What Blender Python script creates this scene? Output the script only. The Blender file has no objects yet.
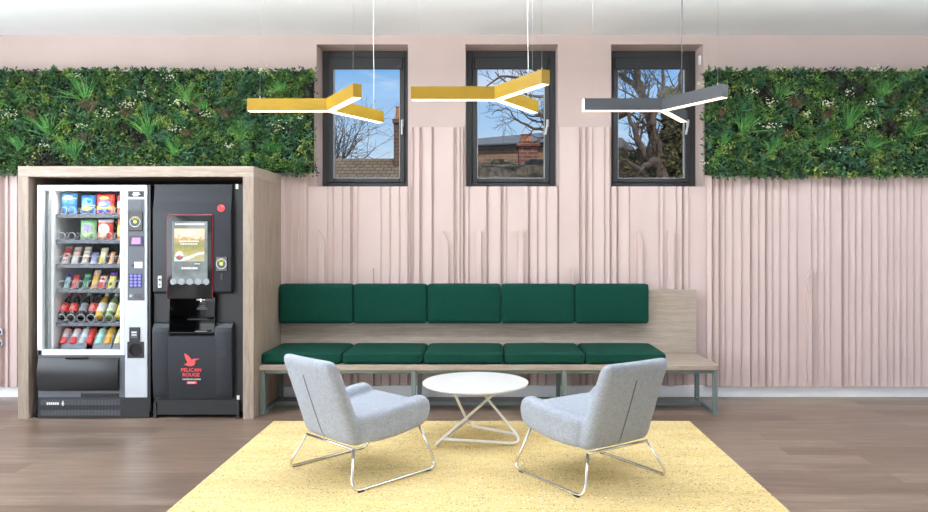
import bpy, bmesh, math, random
from mathutils import Vector, Matrix, noise

scene = bpy.context.scene
COL = scene.collection
F = 720.0; PX = 488.0; PY = 240.0; CAMZ = 1.42; CAMD = 6.55   # focal length in px, vanishing point, camera height and distance
R = math.radians

def at(px, py, Y):
    s = F / (Y + CAMD)
    return Vector(((px - PX) / s, Y, CAMZ - (py - PY) / s))

# ------------------------------------------------------------------ materials
def lin(c):
    return tuple(((v / 255) / 12.92 if v / 255 <= 0.04045 else ((v / 255 + 0.055) / 1.055) ** 2.4) for v in c) + (1.0,)

class NT:
    def __init__(self, name):
        self.m = bpy.data.materials.new(name); self.m.use_nodes = True
        self.t = self.m.node_tree; self.b = self.t.nodes['Principled BSDF']
    def n(self, typ, **kw):
        nd = self.t.nodes.new(typ)
        for k, v in kw.items():
            if k in nd.inputs.keys(): nd.inputs[k].default_value = v
            else: setattr(nd, k, v)
        return nd
    def l(self, a, b): self.t.links.new(a, b)
    def coords(self, scale=(1, 1, 1), loc=(0, 0, 0)):
        tc = self.n('ShaderNodeTexCoord'); mp = self.n('ShaderNodeMapping')
        mp.inputs['Scale'].default_value = scale; mp.inputs['Location'].default_value = loc
        self.l(tc.outputs['Object'], mp.inputs['Vector']); return mp.outputs['Vector']
    def ramp(self, fac, stops):
        r = self.n('ShaderNodeValToRGB'); e = r.color_ramp.elements
        while len(e) < len(stops): e.new(0.5)
        for i, (p, c) in enumerate(stops): e[i].position = p; e[i].color = lin(c) if len(c) == 3 else c
        self.l(fac, r.inputs['Fac']); return r.outputs['Color']
    def mix(self, a, b, fac, typ='MIX'):
        m = self.n('ShaderNodeMix', data_type='RGBA', blend_type=typ)
        for v, i in ((fac, 0), (a, 6), (b, 7)):
            if isinstance(v, (int, float, tuple)): m.inputs[i].default_value = v
            else: self.l(v, m.inputs[i])
        return m.outputs[2]
    def noise(self, vec, scale, detail=4, rough=0.5, out='Fac'):
        nz = self.n('ShaderNodeTexNoise'); nz.inputs['Scale'].default_value = scale
        nz.inputs['Detail'].default_value = detail; nz.inputs['Roughness'].default_value = rough
        self.l(vec, nz.inputs['Vector']); return nz.outputs[out]
    def bump(self, h, strength=0.2, dist=0.01):
        b = self.n('ShaderNodeBump'); b.inputs['Strength'].default_value = strength; b.inputs['Distance'].default_value = dist
        self.l(h, b.inputs['Height']); self.l(b.outputs['Normal'], self.b.inputs['Normal'])

MATS = {}
def mat(name, c, rough=0.5, metal=0.0, vary=0.0, vscale=8.0, bump=0.0, bscale=60.0, emit=None, estr=1.0, spec=None, coat=0.0):
    if name in MATS: return MATS[name]
    t = NT(name); b = t.b
    b.inputs['Base Color'].default_value = lin(c); b.inputs['Roughness'].default_value = rough; b.inputs['Metallic'].default_value = metal
    if spec is not None: b.inputs['Specular IOR Level'].default_value = spec
    if coat: b.inputs['Coat Weight'].default_value = coat; b.inputs['Coat Roughness'].default_value = 0.08
    if vary or bump:
        v = t.coords()
        if vary:
            f = t.noise(v, vscale)
            lo = tuple(max(0, x * (1 - vary)) for x in c); hi = tuple(min(255, x * (1 + vary)) for x in c)
            t.l(t.ramp(f, [(0.3, lo), (0.7, hi)]), b.inputs['Base Color'])
        if bump: t.bump(t.noise(v, bscale, 3), bump, 0.004)
    if emit is not None:
        b.inputs['Emission Color'].default_value = lin(emit); b.inputs['Emission Strength'].default_value = estr
    MATS[name] = t.m; return t.m

def wood(name, c1, c2, c3, grain=(1.2, 14, 14), rough=0.5, off=(0, 0, 0)):
    t = NT(name); v = t.coords(grain, off)
    f = t.noise(v, 2.2, 8, 0.62); g = t.noise(v, 9.0, 5, 0.7)
    col = t.ramp(f, [(0.28, c1), (0.5, c2), (0.72, c3)])
    fine = t.ramp(g, [(0.3, (205, 200, 196)), (0.6, (255, 255, 255))])
    t.l(t.mix(col, fine, 0.7, 'MULTIPLY'), t.b.inputs['Base Color'])
    t.b.inputs['Roughness'].default_value = rough
    t.bump(g, 0.08, 0.003); MATS[name] = t.m; return t.m

def fabric(name, c, var=0.10, scale=420.0, big=30.0, sheen=0.05):
    t = NT(name); v = t.coords()
    n1 = t.noise(v, scale, 2, 0.7); n2 = t.noise(v, big, 4)
    lo = tuple(x * (1 - var * 1.6) for x in c); hi = tuple(min(255, x * (1 + var)) for x in c)
    a = t.ramp(n1, [(0.36, lo), (0.52, c), (0.66, hi)])
    b = t.ramp(n2, [(0.3, (236, 236, 236)), (0.7, (255, 255, 255))])
    t.l(t.mix(a, b, 0.8, 'MULTIPLY'), t.b.inputs['Base Color'])
    t.b.inputs['Roughness'].default_value = 0.92; t.b.inputs['Specular IOR Level'].default_value = 0.2
    t.b.inputs['Sheen Weight'].default_value = sheen
    t.bump(n1, 0.35, 0.002); MATS[name] = t.m; return t.m

def glass(name, tint=(1, 1, 1), refl=1.0):
    m = bpy.data.materials.new(name); m.use_nodes = True; t = m.node_tree; t.nodes.clear()
    o = t.nodes.new('ShaderNodeOutputMaterial'); mx = t.nodes.new('ShaderNodeMixShader')
    tr = t.nodes.new('ShaderNodeBsdfTransparent'); gl = t.nodes.new('ShaderNodeBsdfGlossy'); fr = t.nodes.new('ShaderNodeFresnel')
    tr.inputs[0].default_value = tint + (1,); gl.inputs['Roughness'].default_value = 0.02; fr.inputs['IOR'].default_value = 1.35
    mu = t.nodes.new('ShaderNodeMath'); mu.operation = 'MULTIPLY'; mu.inputs[1].default_value = refl
    t.links.new(fr.outputs[0], mu.inputs[0]); t.links.new(mu.outputs[0], mx.inputs[0])
    t.links.new(tr.outputs[0], mx.inputs[1]); t.links.new(gl.outputs[0], mx.inputs[2]); t.links.new(mx.outputs[0], o.inputs[0])
    MATS[name] = m; return m

# ------------------------------------------------------------------ geometry
class G:
    """collects verts and faces for ONE mesh object"""
    def __init__(self): self.v = []; self.f = []; self.mi = []
    def add(self, vs, fs, mi=0):
        o = len(self.v); self.v += [tuple(x) for x in vs]; self.f += [tuple(i + o for i in f) for f in fs]; self.mi += [mi] * len(fs)
        return self
    def bm(self, bm, mi=0, M=None):
        bm.verts.ensure_lookup_table(); bm.verts.index_update()
        vs = [(M @ v.co if M else v.co.copy()) for v in bm.verts]
        self.add(vs, [[v.index for v in f.verts] for f in bm.faces], mi); bm.free(); return self
    def box(self, x0, x1, y0, y1, z0, z1, bev=0.0, seg=2, mi=0, M=None):
        b = bmesh.new(); bmesh.ops.create_cube(b, size=1)
        for v in b.verts: v.co = Vector((x0 + (v.co.x + .5) * (x1 - x0), y0 + (v.co.y + .5) * (y1 - y0), z0 + (v.co.z + .5) * (z1 - z0)))
        if bev > 0:
            bev = min(bev, 0.49 * min(abs(x1 - x0), abs(y1 - y0), abs(z1 - z0)))
            bmesh.ops.bevel(b, geom=list(b.edges), offset=bev, segments=seg, profile=0.5, affect='EDGES')
        return self.bm(b, mi, M)
    def prism(self, pts, axis, a, b, bev=0.0, seg=2, mi=0, M=None):
        """polygon in the plane across axis ('x': (y,z), 'y': (x,z), 'z': (x,y)), from a to b"""
        def P(p, t): return {'x': (t, p[0], p[1]), 'y': (p[0], t, p[1]), 'z': (p[0], p[1], t)}[axis]
        m = bmesh.new(); A = [m.verts.new(P(p, a)) for p in pts]; B = [m.verts.new(P(p, b)) for p in pts]; n = len(pts)
        m.faces.new(A); m.faces.new(B[::-1])
        for i in range(n): m.faces.new((A[i], B[i], B[(i + 1) % n], A[(i + 1) % n]))
        bmesh.ops.recalc_face_normals(m, faces=m.faces)
        if bev > 0: bmesh.ops.bevel(m, geom=list(m.edges), offset=bev, segments=seg, profile=0.5, affect='EDGES')
        return self.bm(m, mi, M)
    def tube(self, pts, r, n=8, mi=0, caps=True, closed=False):
        pts = [Vector(p) for p in pts]; N = len(pts); rr = r if isinstance(r, (list, tuple)) else [r] * N
        t0 = (pts[1] - pts[0]).normalized(); up = Vector((0, 0, 1)) if abs(t0.z) < 0.9 else Vector((1, 0, 0))
        nrm = t0.cross(up).normalized(); vs = []; pt = t0
        for i in range(N):
            if closed: t = (pts[(i + 1) % N] - pts[i - 1]).normalized()
            else: t = (pts[min(i + 1, N - 1)] - pts[max(i - 1, 0)]).normalized()
            if i: nrm = pt.rotation_difference(t) @ nrm
            pt = t; bn = t.cross(nrm)
            for k in range(n):
                a = 2 * math.pi * k / n; vs.append(pts[i] + (nrm * math.cos(a) + bn * math.sin(a)) * rr[i])
        fs = []
        for i in range(N if closed else N - 1):
            j = (i + 1) % N
            for k in range(n): fs.append((i * n + k, i * n + (k + 1) % n, j * n + (k + 1) % n, j * n + k))
        if caps and not closed: fs.append(tuple(range(n))[::-1]); fs.append(tuple((N - 1) * n + k for k in range(n)))
        return self.add(vs, fs, mi)
    def lathe(self, prof, M=None, n=24, mi=0):
        vs = []; fs = []
        for r, z in prof:
            for k in range(n):
                a = 2 * math.pi * k / n; p = Vector((r * math.cos(a), r * math.sin(a), z)); vs.append(M @ p if M else p)
        for i in range(len(prof) - 1):
            for k in range(n): fs.append((i * n + k, i * n + (k + 1) % n, (i + 1) * n + (k + 1) % n, (i + 1) * n + k))
        if prof[0][0] > 1e-6: fs.append(tuple(range(n))[::-1])
        if prof[-1][0] > 1e-6: fs.append(tuple((len(prof) - 1) * n + k for k in range(n)))
        return self.add(vs, fs, mi)
    def disc(self, c, r, Y, n=24, mi=0, th=0.003, rz=None):
        """flat disc facing -Y, thin"""
        rz = rz or r
        return self.prism([(c[0] + r * math.cos(2 * math.pi * k / n), c[1] + rz * math.sin(2 * math.pi * k / n)) for k in range(n)], 'y', Y, Y + th, mi=mi)
    def ring(self, c, r0, r1, Y, n=28, mi=0, th=0.003):
        vs = []; fs = []
        for k in range(n):
            a = 2 * math.pi * k / n
            for r, y in ((r0, Y), (r1, Y), (r1, Y + th), (r0, Y + th)): vs.append((c[0] + r * math.cos(a), y, c[1] + r * math.sin(a)))
        for k in range(n):
            for q in range(4): fs.append((k * 4 + q, k * 4 + (q + 1) % 4, ((k + 1) % n) * 4 + (q + 1) % 4, ((k + 1) % n) * 4 + q))
        return self.add(vs, fs, mi)
    def rbox(self, c, s, r, n=8, puff=(0, 0, 0), fn=None, mi=0, M=None):
        """box with rounded edges and slightly puffed faces"""
        b = bmesh.new(); bmesh.ops.create_cube(b, size=2); bmesh.ops.subdivide_edges(b, edges=list(b.edges), cuts=n, use_grid_fill=True)
        h = Vector(s) / 2; inner = [max(1e-4, h[i] - r) for i in range(3)]
        for v in b.verts:
            q = v.co.copy()
            # spread more verts toward the edges
            p = Vector([math.copysign(abs(q[i]) ** 0.6, q[i]) * h[i] for i in range(3)])
            k = Vector([max(-inner[i], min(inner[i], p[i])) for i in range(3)]); d = p - k
            if d.length > 1e-9: p = k + d.normalized() * r if max(abs(q[0]), abs(q[1]), abs(q[2])) > 0.999 else p
            u = [p[i] / h[i] for i in range(3)]
            for i in range(3):
                if puff[i]:
                    j, m = (i + 1) % 3, (i + 2) % 3
                    p[i] += puff[i] * u[i] * (1 - u[j] ** 2) * (1 - u[m] ** 2)
            p = p + Vector(c)
            v.co = fn(p) if fn else p
        return self.bm(b, mi, M)

def fillet(pts, rad, n=6, closed=False):
    pts = [Vector(p) for p in pts]; out = []; N = len(pts)
    for i in range(N):
        if not closed and i in (0, N - 1): out.append(pts[i]); continue
        a, b, c = pts[i - 1], pts[i], pts[(i + 1) % N]
        d0, d1 = a - b, c - b; r = rad[i] if isinstance(rad, (list, tuple)) else rad
        ang = d0.angle(d1); cut = min(r / math.tan(ang / 2), d0.length * .48, d1.length * .48)
        p0, p1 = b + d0.normalized() * cut, b + d1.normalized() * cut
        for k in range(n + 1):
            t = k / n; out.append(p0 * (1 - t) ** 2 + b * 2 * t * (1 - t) + p1 * t * t)
    return out

OFF = {}
def rootof(o):
    while o.parent: o = o.parent
    return o
def build(name, g, mats, parent=None, smooth=False, auto=None, local=False):
    me = bpy.data.meshes.new(name)
    v = g.v
    if parent is not None and not local:
        o0 = OFF.get(rootof(parent).name)
        if o0 is not None: v = [(a - o0[0], b - o0[1], c - o0[2]) for a, b, c in v]
    me.from_pydata(v, [], g.f)
    for m in (mats if isinstance(mats, (list, tuple)) else [mats]): me.materials.append(m)
    me.polygons.foreach_set('material_index', g.mi)
    bm = bmesh.new(); bm.from_mesh(me); bmesh.ops.recalc_face_normals(bm, faces=bm.faces); bm.to_mesh(me); bm.free()
    if smooth:
        me.polygons.foreach_set('use_smooth', [True] * len(me.polygons))
        if auto: me.set_sharp_from_angle(angle=R(auto))
    me.update()
    o = bpy.data.objects.new(name, me); COL.objects.link(o)
    if parent is not None: o.parent = parent
    return o
def tag(o, label, cat, group=None, kind=None):
    if label: o['label'] = label
    if cat: o['category'] = cat
    if group: o['group'] = group
    if kind: o['kind'] = kind
    return o
def thing(name, label, cat, loc=(0, 0, 0), rz=0, group=None):
    o = bpy.data.objects.new(name, None); COL.objects.link(o); o.empty_display_size = 0.1
    o.location = loc; o.rotation_euler = (0, 0, rz); OFF[o.name] = tuple(loc)
    return tag(o, label, cat, group)
def struct(name, g, m, parent=None, **k):
    o = build(name, g, m, parent, **k)
    o['kind'] = 'structure'; return o
def stuff(o): o['kind'] = 'stuff'; return o
def copy_tree(o, parent=None):
    c = o.copy(); COL.objects.link(c); c.parent = parent
    for ch in o.children: copy_tree(ch, c)
    if o.name in OFF: OFF[c.name] = OFF[o.name]
    return c
def relabel(o, text): o['label'] = text; return o
_dg = None
def text_geo(s, size, spacing=1.0, bold=0.0):
    cu = bpy.data.curves.new('lettering', 'FONT'); cu.body = s; cu.size = size; cu.align_x = 'CENTER'; cu.extrude = 0.0006; cu.space_character = spacing; cu.offset = bold; cu.resolution_u = 3
    o = bpy.data.objects.new('lettering', cu); COL.objects.link(o); bpy.context.view_layer.update()
    me = bpy.data.meshes.new_from_object(o.evaluated_get(bpy.context.evaluated_depsgraph_get()))
    vs = [v.co.copy() for v in me.vertices]; fs = [tuple(p.vertices) for p in me.polygons]
    bpy.data.objects.remove(o); bpy.data.curves.remove(cu); bpy.data.meshes.remove(me); return vs, fs
def add_text(g, s, x, z, Y, width, height=None, mi=0, spacing=1.0, bold=0.0):
    vs, fs = text_geo(s, 1.0, spacing, bold)
    x0 = min(v.x for v in vs); x1 = max(v.x for v in vs); y0 = min(v.y for v in vs); y1 = max(v.y for v in vs)
    kx = width / (x1 - x0); kz = height / (y1 - y0) if height else kx
    g.add([(x + (v.x - (x0 + x1) / 2) * kx, Y - v.z * 0.5, z + (v.y - (y0 + y1) / 2) * kz) for v in vs], fs, mi)
LF, LL, LC, LU, EXPO = 95.0, 340.0, 0.0, 370.0, 0.0
# ------------------------------------------------------------------ shared materials
M_pink = mat('shaded_pink_plaster', (187, 168, 161), 0.85, vary=0.015, vscale=3, bump=0.03, bscale=200)  # dimmer light on the upper wall put into the colour, darker than the panels
M_pinkpanel = mat('pink_painted_panel', (199, 178, 173), 0.6, vary=0.012, vscale=2)
M_ceil = mat('white_ceiling_paint', (244, 246, 247), 0.9, vary=0.01, vscale=1.5)
M_white = mat('white_paint', (238, 240, 242), 0.5, vary=0.01)
M_base = mat('white_skirting_paint', (240, 241, 243), 0.4, vary=0.01)
M_frame = mat('anthracite_window_frame', (37, 37, 39), 0.45, vary=0.04, vscale=20)
M_frame2 = mat('dark_vent_plastic', (27, 28, 30), 0.5, vary=0.05)
M_bead = mat('silver_glazing_bead', (176, 178, 178), 0.4, 0.3, vary=0.03)
M_chrome = mat('polished_chrome', (225, 222, 218), 0.12, 1.0, vary=0.01)
M_steel = mat('brushed_steel', (150, 152, 155), 0.35, 0.9, vary=0.04, vscale=50)
M_handle = mat('satin_silver_handle', (206, 208, 210), 0.4, 0.4, vary=0.02)
M_black = mat('satin_black_plastic', (26, 27, 30), 0.4, vary=0.06, vscale=30)
M_gloss = mat('gloss_black_plastic', (12, 12, 14), 0.12, vary=0.05)
M_pane = glass('window_glass', (0.97, 0.985, 0.985), 0.5)
M_vglass = glass('vending_glass', (0.96, 0.97, 0.97), 0.12)
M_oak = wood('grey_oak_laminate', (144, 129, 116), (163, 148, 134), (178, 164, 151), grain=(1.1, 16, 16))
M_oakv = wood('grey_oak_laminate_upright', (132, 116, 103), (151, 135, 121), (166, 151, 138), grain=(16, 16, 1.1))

def floor_mat():
    t = NT('wood_plank_floor'); tc = t.coords()
    br = t.n('ShaderNodeTexBrick'); br.offset = 0.37; br.inputs['Scale'].default_value = 1.0
    br.inputs['Brick Width'].default_value = 1.22; br.inputs['Row Height'].default_value = 0.18
    br.inputs['Mortar Size'].default_value = 0.0012; br.inputs['Mortar Smooth'].default_value = 0.3; br.inputs['Bias'].default_value = 0.0
    br.inputs['Color1'].default_value = (0, 0, 0, 1); br.inputs['Color2'].default_value = (1, 1, 1, 1); br.inputs['Mortar'].default_value = (0.45, 0.45, 0.45, 1)
    t.l(tc, br.inputs['Vector'])
    v2 = t.coords((1.0, 9, 1)); n1 = t.noise(v2, 2.0, 7, 0.62); n2 = t.noise(v2, 11, 5, 0.65); n3 = t.noise(tc, 1.1, 3)
    grain = t.ramp(n1, [(0.25, (110, 91, 77)), (0.5, (134, 113, 98)), (0.75, (157, 137, 122))])
    plank = t.ramp(br.outputs['Color'], [(0.0, (196, 190, 186)), (0.5, (232, 232, 234)), (1.0, (255, 255, 255))])
    c = t.mix(grain, plank, 0.9, 'MULTIPLY')
    c = t.mix(c, t.ramp(n2, [(0.3, (215, 210, 206)), (0.62, (255, 255, 255))]), 0.75, 'MULTIPLY')
    c = t.mix(c, t.ramp(n3, [(0.3, (226, 232, 240)), (0.7, (255, 250, 244))]), 0.6, 'MULTIPLY')
    seam = t.ramp(br.outputs['Fac'], [(0.0, (255, 255, 255)), (1.0, (150, 140, 132))])
    c = t.mix(c, seam, 0.6, 'MULTIPLY')
    t.l(c, t.b.inputs['Base Color'])
    rr = t.n('ShaderNodeMapRange'); rr.inputs['To Min'].default_value = 0.26; rr.inputs['To Max'].default_value = 0.40
    t.l(n2, rr.inputs['Value']); t.l(rr.outputs[0], t.b.inputs['Roughness'])
    t.bump(n2, 0.06, 0.002); return t.m
M_floor = floor_mat()

def rug_mat():
    t = NT('yellow_flecked_carpet'); v = t.coords()
    base = t.noise(t.coords((4, 60, 1)), 6, 5, 0.6); big = t.noise(t.coords((0.8, 3.0, 1)), 2.2, 3)
    c = t.ramp(base, [(0.3, (212, 184, 124)), (0.52, (226, 202, 146)), (0.75, (236, 218, 168))])
    c = t.mix(c, t.ramp(big, [(0.3, (240, 236, 226)), (0.7, (255, 255, 255))]), 0.9, 'MULTIPLY')
    for sc, thr, col, seed in (((58, 128, 1), 0.22, (96, 88, 74), 3.0), ((40, 96, 1), 0.19, (196, 138, 66), 9.0), ((66, 145, 1), 0.22, (56, 56, 60), 17.0), ((42, 110, 1), 0.20, (250, 240, 205), 27.0), ((46, 120, 1), 0.20, (150, 150, 144), 41.0)):
        vo = t.n('ShaderNodeTexVoronoi'); vo.inputs['Scale'].default_value = 1.0
        vv = t.coords(sc, (seed, seed * 1.7, 0)); t.l(vv, vo.inputs['Vector'])
        m1 = t.n('ShaderNodeMath', operation='LESS_THAN'); m1.inputs[1].default_value = thr * 1.55; t.l(vo.outputs['Distance'], m1.inputs[0])
        sep = t.n('ShaderNodeSeparateColor'); t.l(vo.outputs['Color'], sep.inputs[0])
        # flecks gather in streaks
        st = t.noise(t.coords((1.6, 7.0, 1), (seed, 0, 0)), 2.6, 3)
        th = t.n('ShaderNodeMapRange'); th.inputs['From Min'].default_value = 0.42; th.inputs['From Max'].default_value = 0.7; th.inputs['To Min'].default_value = 0.0; th.inputs['To Max'].default_value = 0.42
        t.l(st, th.inputs['Value'])
        m2 = t.n('ShaderNodeMath', operation='LESS_THAN'); t.l(sep.outputs[0], m2.inputs[0]); t.l(th.outputs[0], m2.inputs[1])
        m3 = t.n('ShaderNodeMath', operation='MULTIPLY'); t.l(m1.outputs[0], m3.inputs[0]); t.l(m2.outputs[0], m3.inputs[1])
        m4 = t.n('ShaderNodeMath', operation='MULTIPLY'); m4.inputs[1].default_value = 0.95; t.l(m3.outputs[0], m4.inputs[0])
        c = t.mix(c, lin(col), m4.outputs[0])
    t.l(c, t.b.inputs['Base Color']); t.b.inputs['Roughness'].default_value = 0.95; t.b.inputs['Specular IOR Level'].default_value = 0.15
    t.bump(base, 0.3, 0.003); return t.m
M_rug = rug_mat()

# ------------------------------------------------------------------ room
XL, XR, YF, CEIL = -5.4, 5.2, -10.2, 3.285
struct('floor', G().box(XL - .2, XR + .2, YF - .2, 0.36, -0.12, 0.0), M_floor)
struct('ceiling', G().box(XL - .2, XR + .2, YF - .2, 0.36, CEIL, CEIL + 0.15), M_ceil)
OPEN = [(-1.56, -0.728, 1.905, 3.20), (-0.205, 0.637, 1.905, 3.20), (1.12, 1.955, 1.905, 3.20)]
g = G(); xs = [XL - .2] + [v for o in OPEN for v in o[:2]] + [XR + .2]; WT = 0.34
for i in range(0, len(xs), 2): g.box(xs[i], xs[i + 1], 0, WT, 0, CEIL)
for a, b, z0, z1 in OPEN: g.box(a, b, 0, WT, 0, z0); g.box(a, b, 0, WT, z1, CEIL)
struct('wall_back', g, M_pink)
# side walls: left one has a long window opening, the front one a glazed shopfront, both behind or beside the camera
g = G().box(XL - .2, XL, -1.0, 0, 0, CEIL).box(XL - .2, XL, YF, -9.2, 0, CEIL).box(XL - .2, XL, -9.2, -1.0, 0, .35).box(XL - .2, XL, -9.2, -1.0, 2.95, CEIL)
struct('wall_left', g, M_white)
struct('wall_right', G().box(XR, XR + .2, YF, 0, 0, CEIL), M_white)
g = G().box(XL, XR, YF - .2, YF, 0, .3).box(XL, XR, YF - .2, YF, 2.95, CEIL)
for k in range(6):
    x = XL + (XR - XL) * k / 5; g.box(max(XL, x - .12), min(XR, x + .12), YF - .2, YF, .3, 2.95)
struct('wall_front', g, M_white)

# pink relief panelling: vertical strips of uneven width with a shadow step between them
def relief(name, edges, z0, tops, yb, yf, shorts=(), Yref=-0.04, gw=.008, gd=.011):
    """edges: px of the strip edges; tops: (px_from, px_to, z_top) spans; shorts: raised strips that stop part-way"""
    g = G(); X = lambda p: at(p, 0, Yref).x; rnd = random.Random(len(edges) * 7)
    for a, b, zt in tops:
        es = [a] + [e for e in edges if a < e < b] + [b]
        for p, q in zip(es, es[1:]):
            x0, x1 = X(p), X(q); w = x1 - x0
            lo, hi = (0.016, 0.0) if w < 0.17 else (0.010, 0.004)
            yl, yr = yf + lo, yf + hi
            g.prism([(x0, yb), (x0, yl), (x0 + min(.004, w * .2), yl - .002), (x1 - min(gw, w * .4), yr - .004), (x1 - min(gw, w * .4), yr + gd), (x1, yr + gd), (x1, yb)], 'z', z0, zt)
    for a, b, py, ch in shorts:
        x0, x1 = X(a), X(b); zt = at(0, py, Yref).z; y0, y1 = yf + 0.004, yf - 0.032
        if ch > 0: poly = [(x0, z0), (x0, zt), (x1, zt - ch), (x1, z0)]
        elif ch < 0: poly = [(x0, z0), (x0, zt + ch), (x1, zt), (x1, z0)]
        else: poly = [(x0, z0), (x0, zt), (x1, zt), (x1, z0)]
        g.prism(poly, 'y', y1, y0)
    return struct(name, g, M_pinkpanel)
ZB = 0.10; ZS = 1.905; ZP = at(0, 127, -.03).z; ZG = at(0, 176, -.08).z
E1 = [327.8, 333.5, 342.6, 351, 352.6, 358.2, 381.3, 390.2, 399.6, 408.3]
E2 = [413.5, 420, 421.8, 432.2, 433.5, 454.1, 456, 460.4, 463.7, 469, 487, 488, 501.2, 502.6, 506.6, 528.8, 529.7, 537.8, 546.4]
E3 = [559, 579.9, 581.2, 586, 587.5, 593, 605, 610.4, 617.4, 618, 629.7, 659.6, 663.9, 676.8, 682.8, 684, 689.4]
relief('trim_1', E1 + E2 + E3, ZB, [(306, 411, ZS), (411, 464, ZP), (464, 558, ZS), (558, 611, ZP), (611, 708, ZS)], 0.0, -0.030,
       [(319, 325, 230.5, .10), (371.5, 373.5, 268.5, 0), (442, 448.5, 230.5, .10), (476, 481, 230, 0), (518, 523.2, 230, 0), (571.3, 573.3, 268.5, 0), (637, 642.2, 231, .09), (667.5, 673.5, 231, 0)])
ED = [712.9, 714, 719.5, 720.8, 725.6, 733, 742, 751, 752, 759, 766, 767, 772.8, 780.4, 789, 797.7, 812, 818, 824.6, 830.7, 842.4, 843.6, 849, 856, 862.7, 871.8, 879.4, 888, 894, 900.8, 907.4, 914.5, 921.6, 930, 938, 951, 960, 972, 985, 996, 1010, 1024, 1036, 1050]
relief('trim_2', ED, ZB, [(707.8, 1062, ZG)], 0.0, -0.085, [(806.5, 810.5, 270, -.06)], Yref=-.085, gw=.0115, gd=.017)
EL = [285.2, 292.2, 299.2]
relief('trim_3', EL, ZB, [(150, 305.8, ZG)], 0.0, -0.085, Yref=-.085)
EL2 = [-108, -97, -85, -74, -66, -52, -40, -31, -22, -12, -4, 1.6, 3.4, 8.8, 18]
relief('trim_4', EL2, ZB, [(-115, 90, ZG)], 0.0, -0.085, Yref=-.085)
struct('baseboard_back', G().box(XL, XR, -0.045, 0, 0, 0.104, .004), M_base)

# windows
for i, (a, b, z0, z1) in enumerate(OPEN):
    Y0, Y1 = 0.235, 0.30; w = 0.055
    fr = G()
    for (x0, x1, q0, q1) in ((a, a + w, z0, z1), (b - w, b, z0, z1), (a + w, b - w, z0, z0 + .055), (a + w, b - w, z1 - .06, z1)): fr.box(x0, x1, Y0, Y1, q0, q1, .004)
    win = struct('window_%d' % (i + 1), fr, M_frame)
    sa = G(); s0, s1, t0, t1 = a + w, b - w, z0 + .055, z1 - .06; sw = 0.048
    for (x0, x1, q0, q1) in ((s0, s0 + sw, t0, t1), (s1 - sw, s1, t0, t1), (s0 + sw, s1 - sw, t0, t0 + sw - .008), (s0 + sw, s1 - sw, t1 - sw, t1)): sa.box(x0, x1, Y0 - .014, Y1 - .01, q0, q1, .006)
    sash = struct('window_sash', sa, M_frame, win)
    struct('trickle_vent', G().box(s0 + .02, s1 - .02, Y0 - .034, Y0 - .01, t1 - .118, t1 - .005, .006), M_frame2, win)
    p0, p1, u0, u1 = s0 + sw, s1 - sw, t0 + sw - .008, t1 - sw
    bd = G(); e = .006
    for (x0, x1, q0, q1) in ((p0, p0 + e, u0, u1), (p1 - e, p1, u0, u1), (p0, p1, u0, u0 + e)): bd.box(x0, x1, Y0 + .002, Y1 - .02, q0, q1)
    struct('glazing_bead', bd, M_bead, sash)
    struct('pane', G().box(p0, p1, Y0 + .03, Y0 + .036, u0, u1), M_pane, sash)
    hz = (z0 + z1) / 2 - .06
    hx = s1 - .022
    lean = (0.0, 0.022, 0.026)[i]
    h = G().box(hx - .013, hx + .013, Y0 - .022, Y0 - .012, hz - .01, hz + .06, .004)
    h.tube(fillet([(hx, Y0 - .015, hz + .04), (hx, Y0 - .05, hz + .04), (hx - lean, Y0 - .05, hz - .085)], .015), .010, 8)
    struct('window_handle', h, M_handle, sash, smooth=True, auto=40)
tag(build('wall_sensor', G().box(1.938, 1.955, 0.05, 0.10, 3.03, 3.115, .004), M_white), 'small white sensor box high on the window reveal beside the grey pendant', 'sensor')
for zc, pos in ((332, 'upper'), (343, 'lower')):
    p = at(-2, zc, -.09); g = G().box(p.x - .045, p.x + .05, -.105, -.088, p.z - .029, p.z + .029, .004)
    sw_ = build('wall_switch', g, M_steel); tag(sw_, '%s brushed metal switch plate on the pink panel left of the machines' % pos, 'switch', 'switch plates at the left edge')
    build('rocker', G().box(p.x + .012, p.x + .036, -.109, -.104, p.z - .014, p.z + .014, .002), M_black, sw_)

# ------------------------------------------------------------------ bench and cushions
M_bench = mat('grey_green_metal', (112, 123, 121), 0.42, 0.2, vary=0.03)
M_seatedge = M_oak
b = thing('bench', 'long oak bench with high plank back and grey-green metal frame along the pink wall', 'bench', (0, -.4, 0))
build('backboard', G().box(-1.855, 1.866, -.105, -.088, .40, .976, .003), M_oak, b)
build('seat_board', G().box(-1.855, 1.872, -.71, -.09, .363, .405, .003), M_oak, b)
tz = 0.022
for k in range(4):
    x = -1.834 + k * (1.85 + 1.834) / 3
    build('leg', G().box(x - .018, x + .018, -.70, -.664, 0, .362, .002), M_bench, b)
    build('leg', G().box(x - .018, x + .018, -.19, -.154, 0, .362, .002), M_bench, b)
    build('floor_rail', G().box(x - .018, x + .018, -.664, -.19, 0, .034, .002), M_bench, b)
for y0_ in (-.685, -.19): build('seat_rail', G().box(-1.817, 1.832, y0_, y0_ + .03, .332, .362, .002), M_bench, b)
build('long_rail', G().box(-1.817, 1.832, -.385, -.35, .001, .036, .002), M_bench, b)

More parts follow.
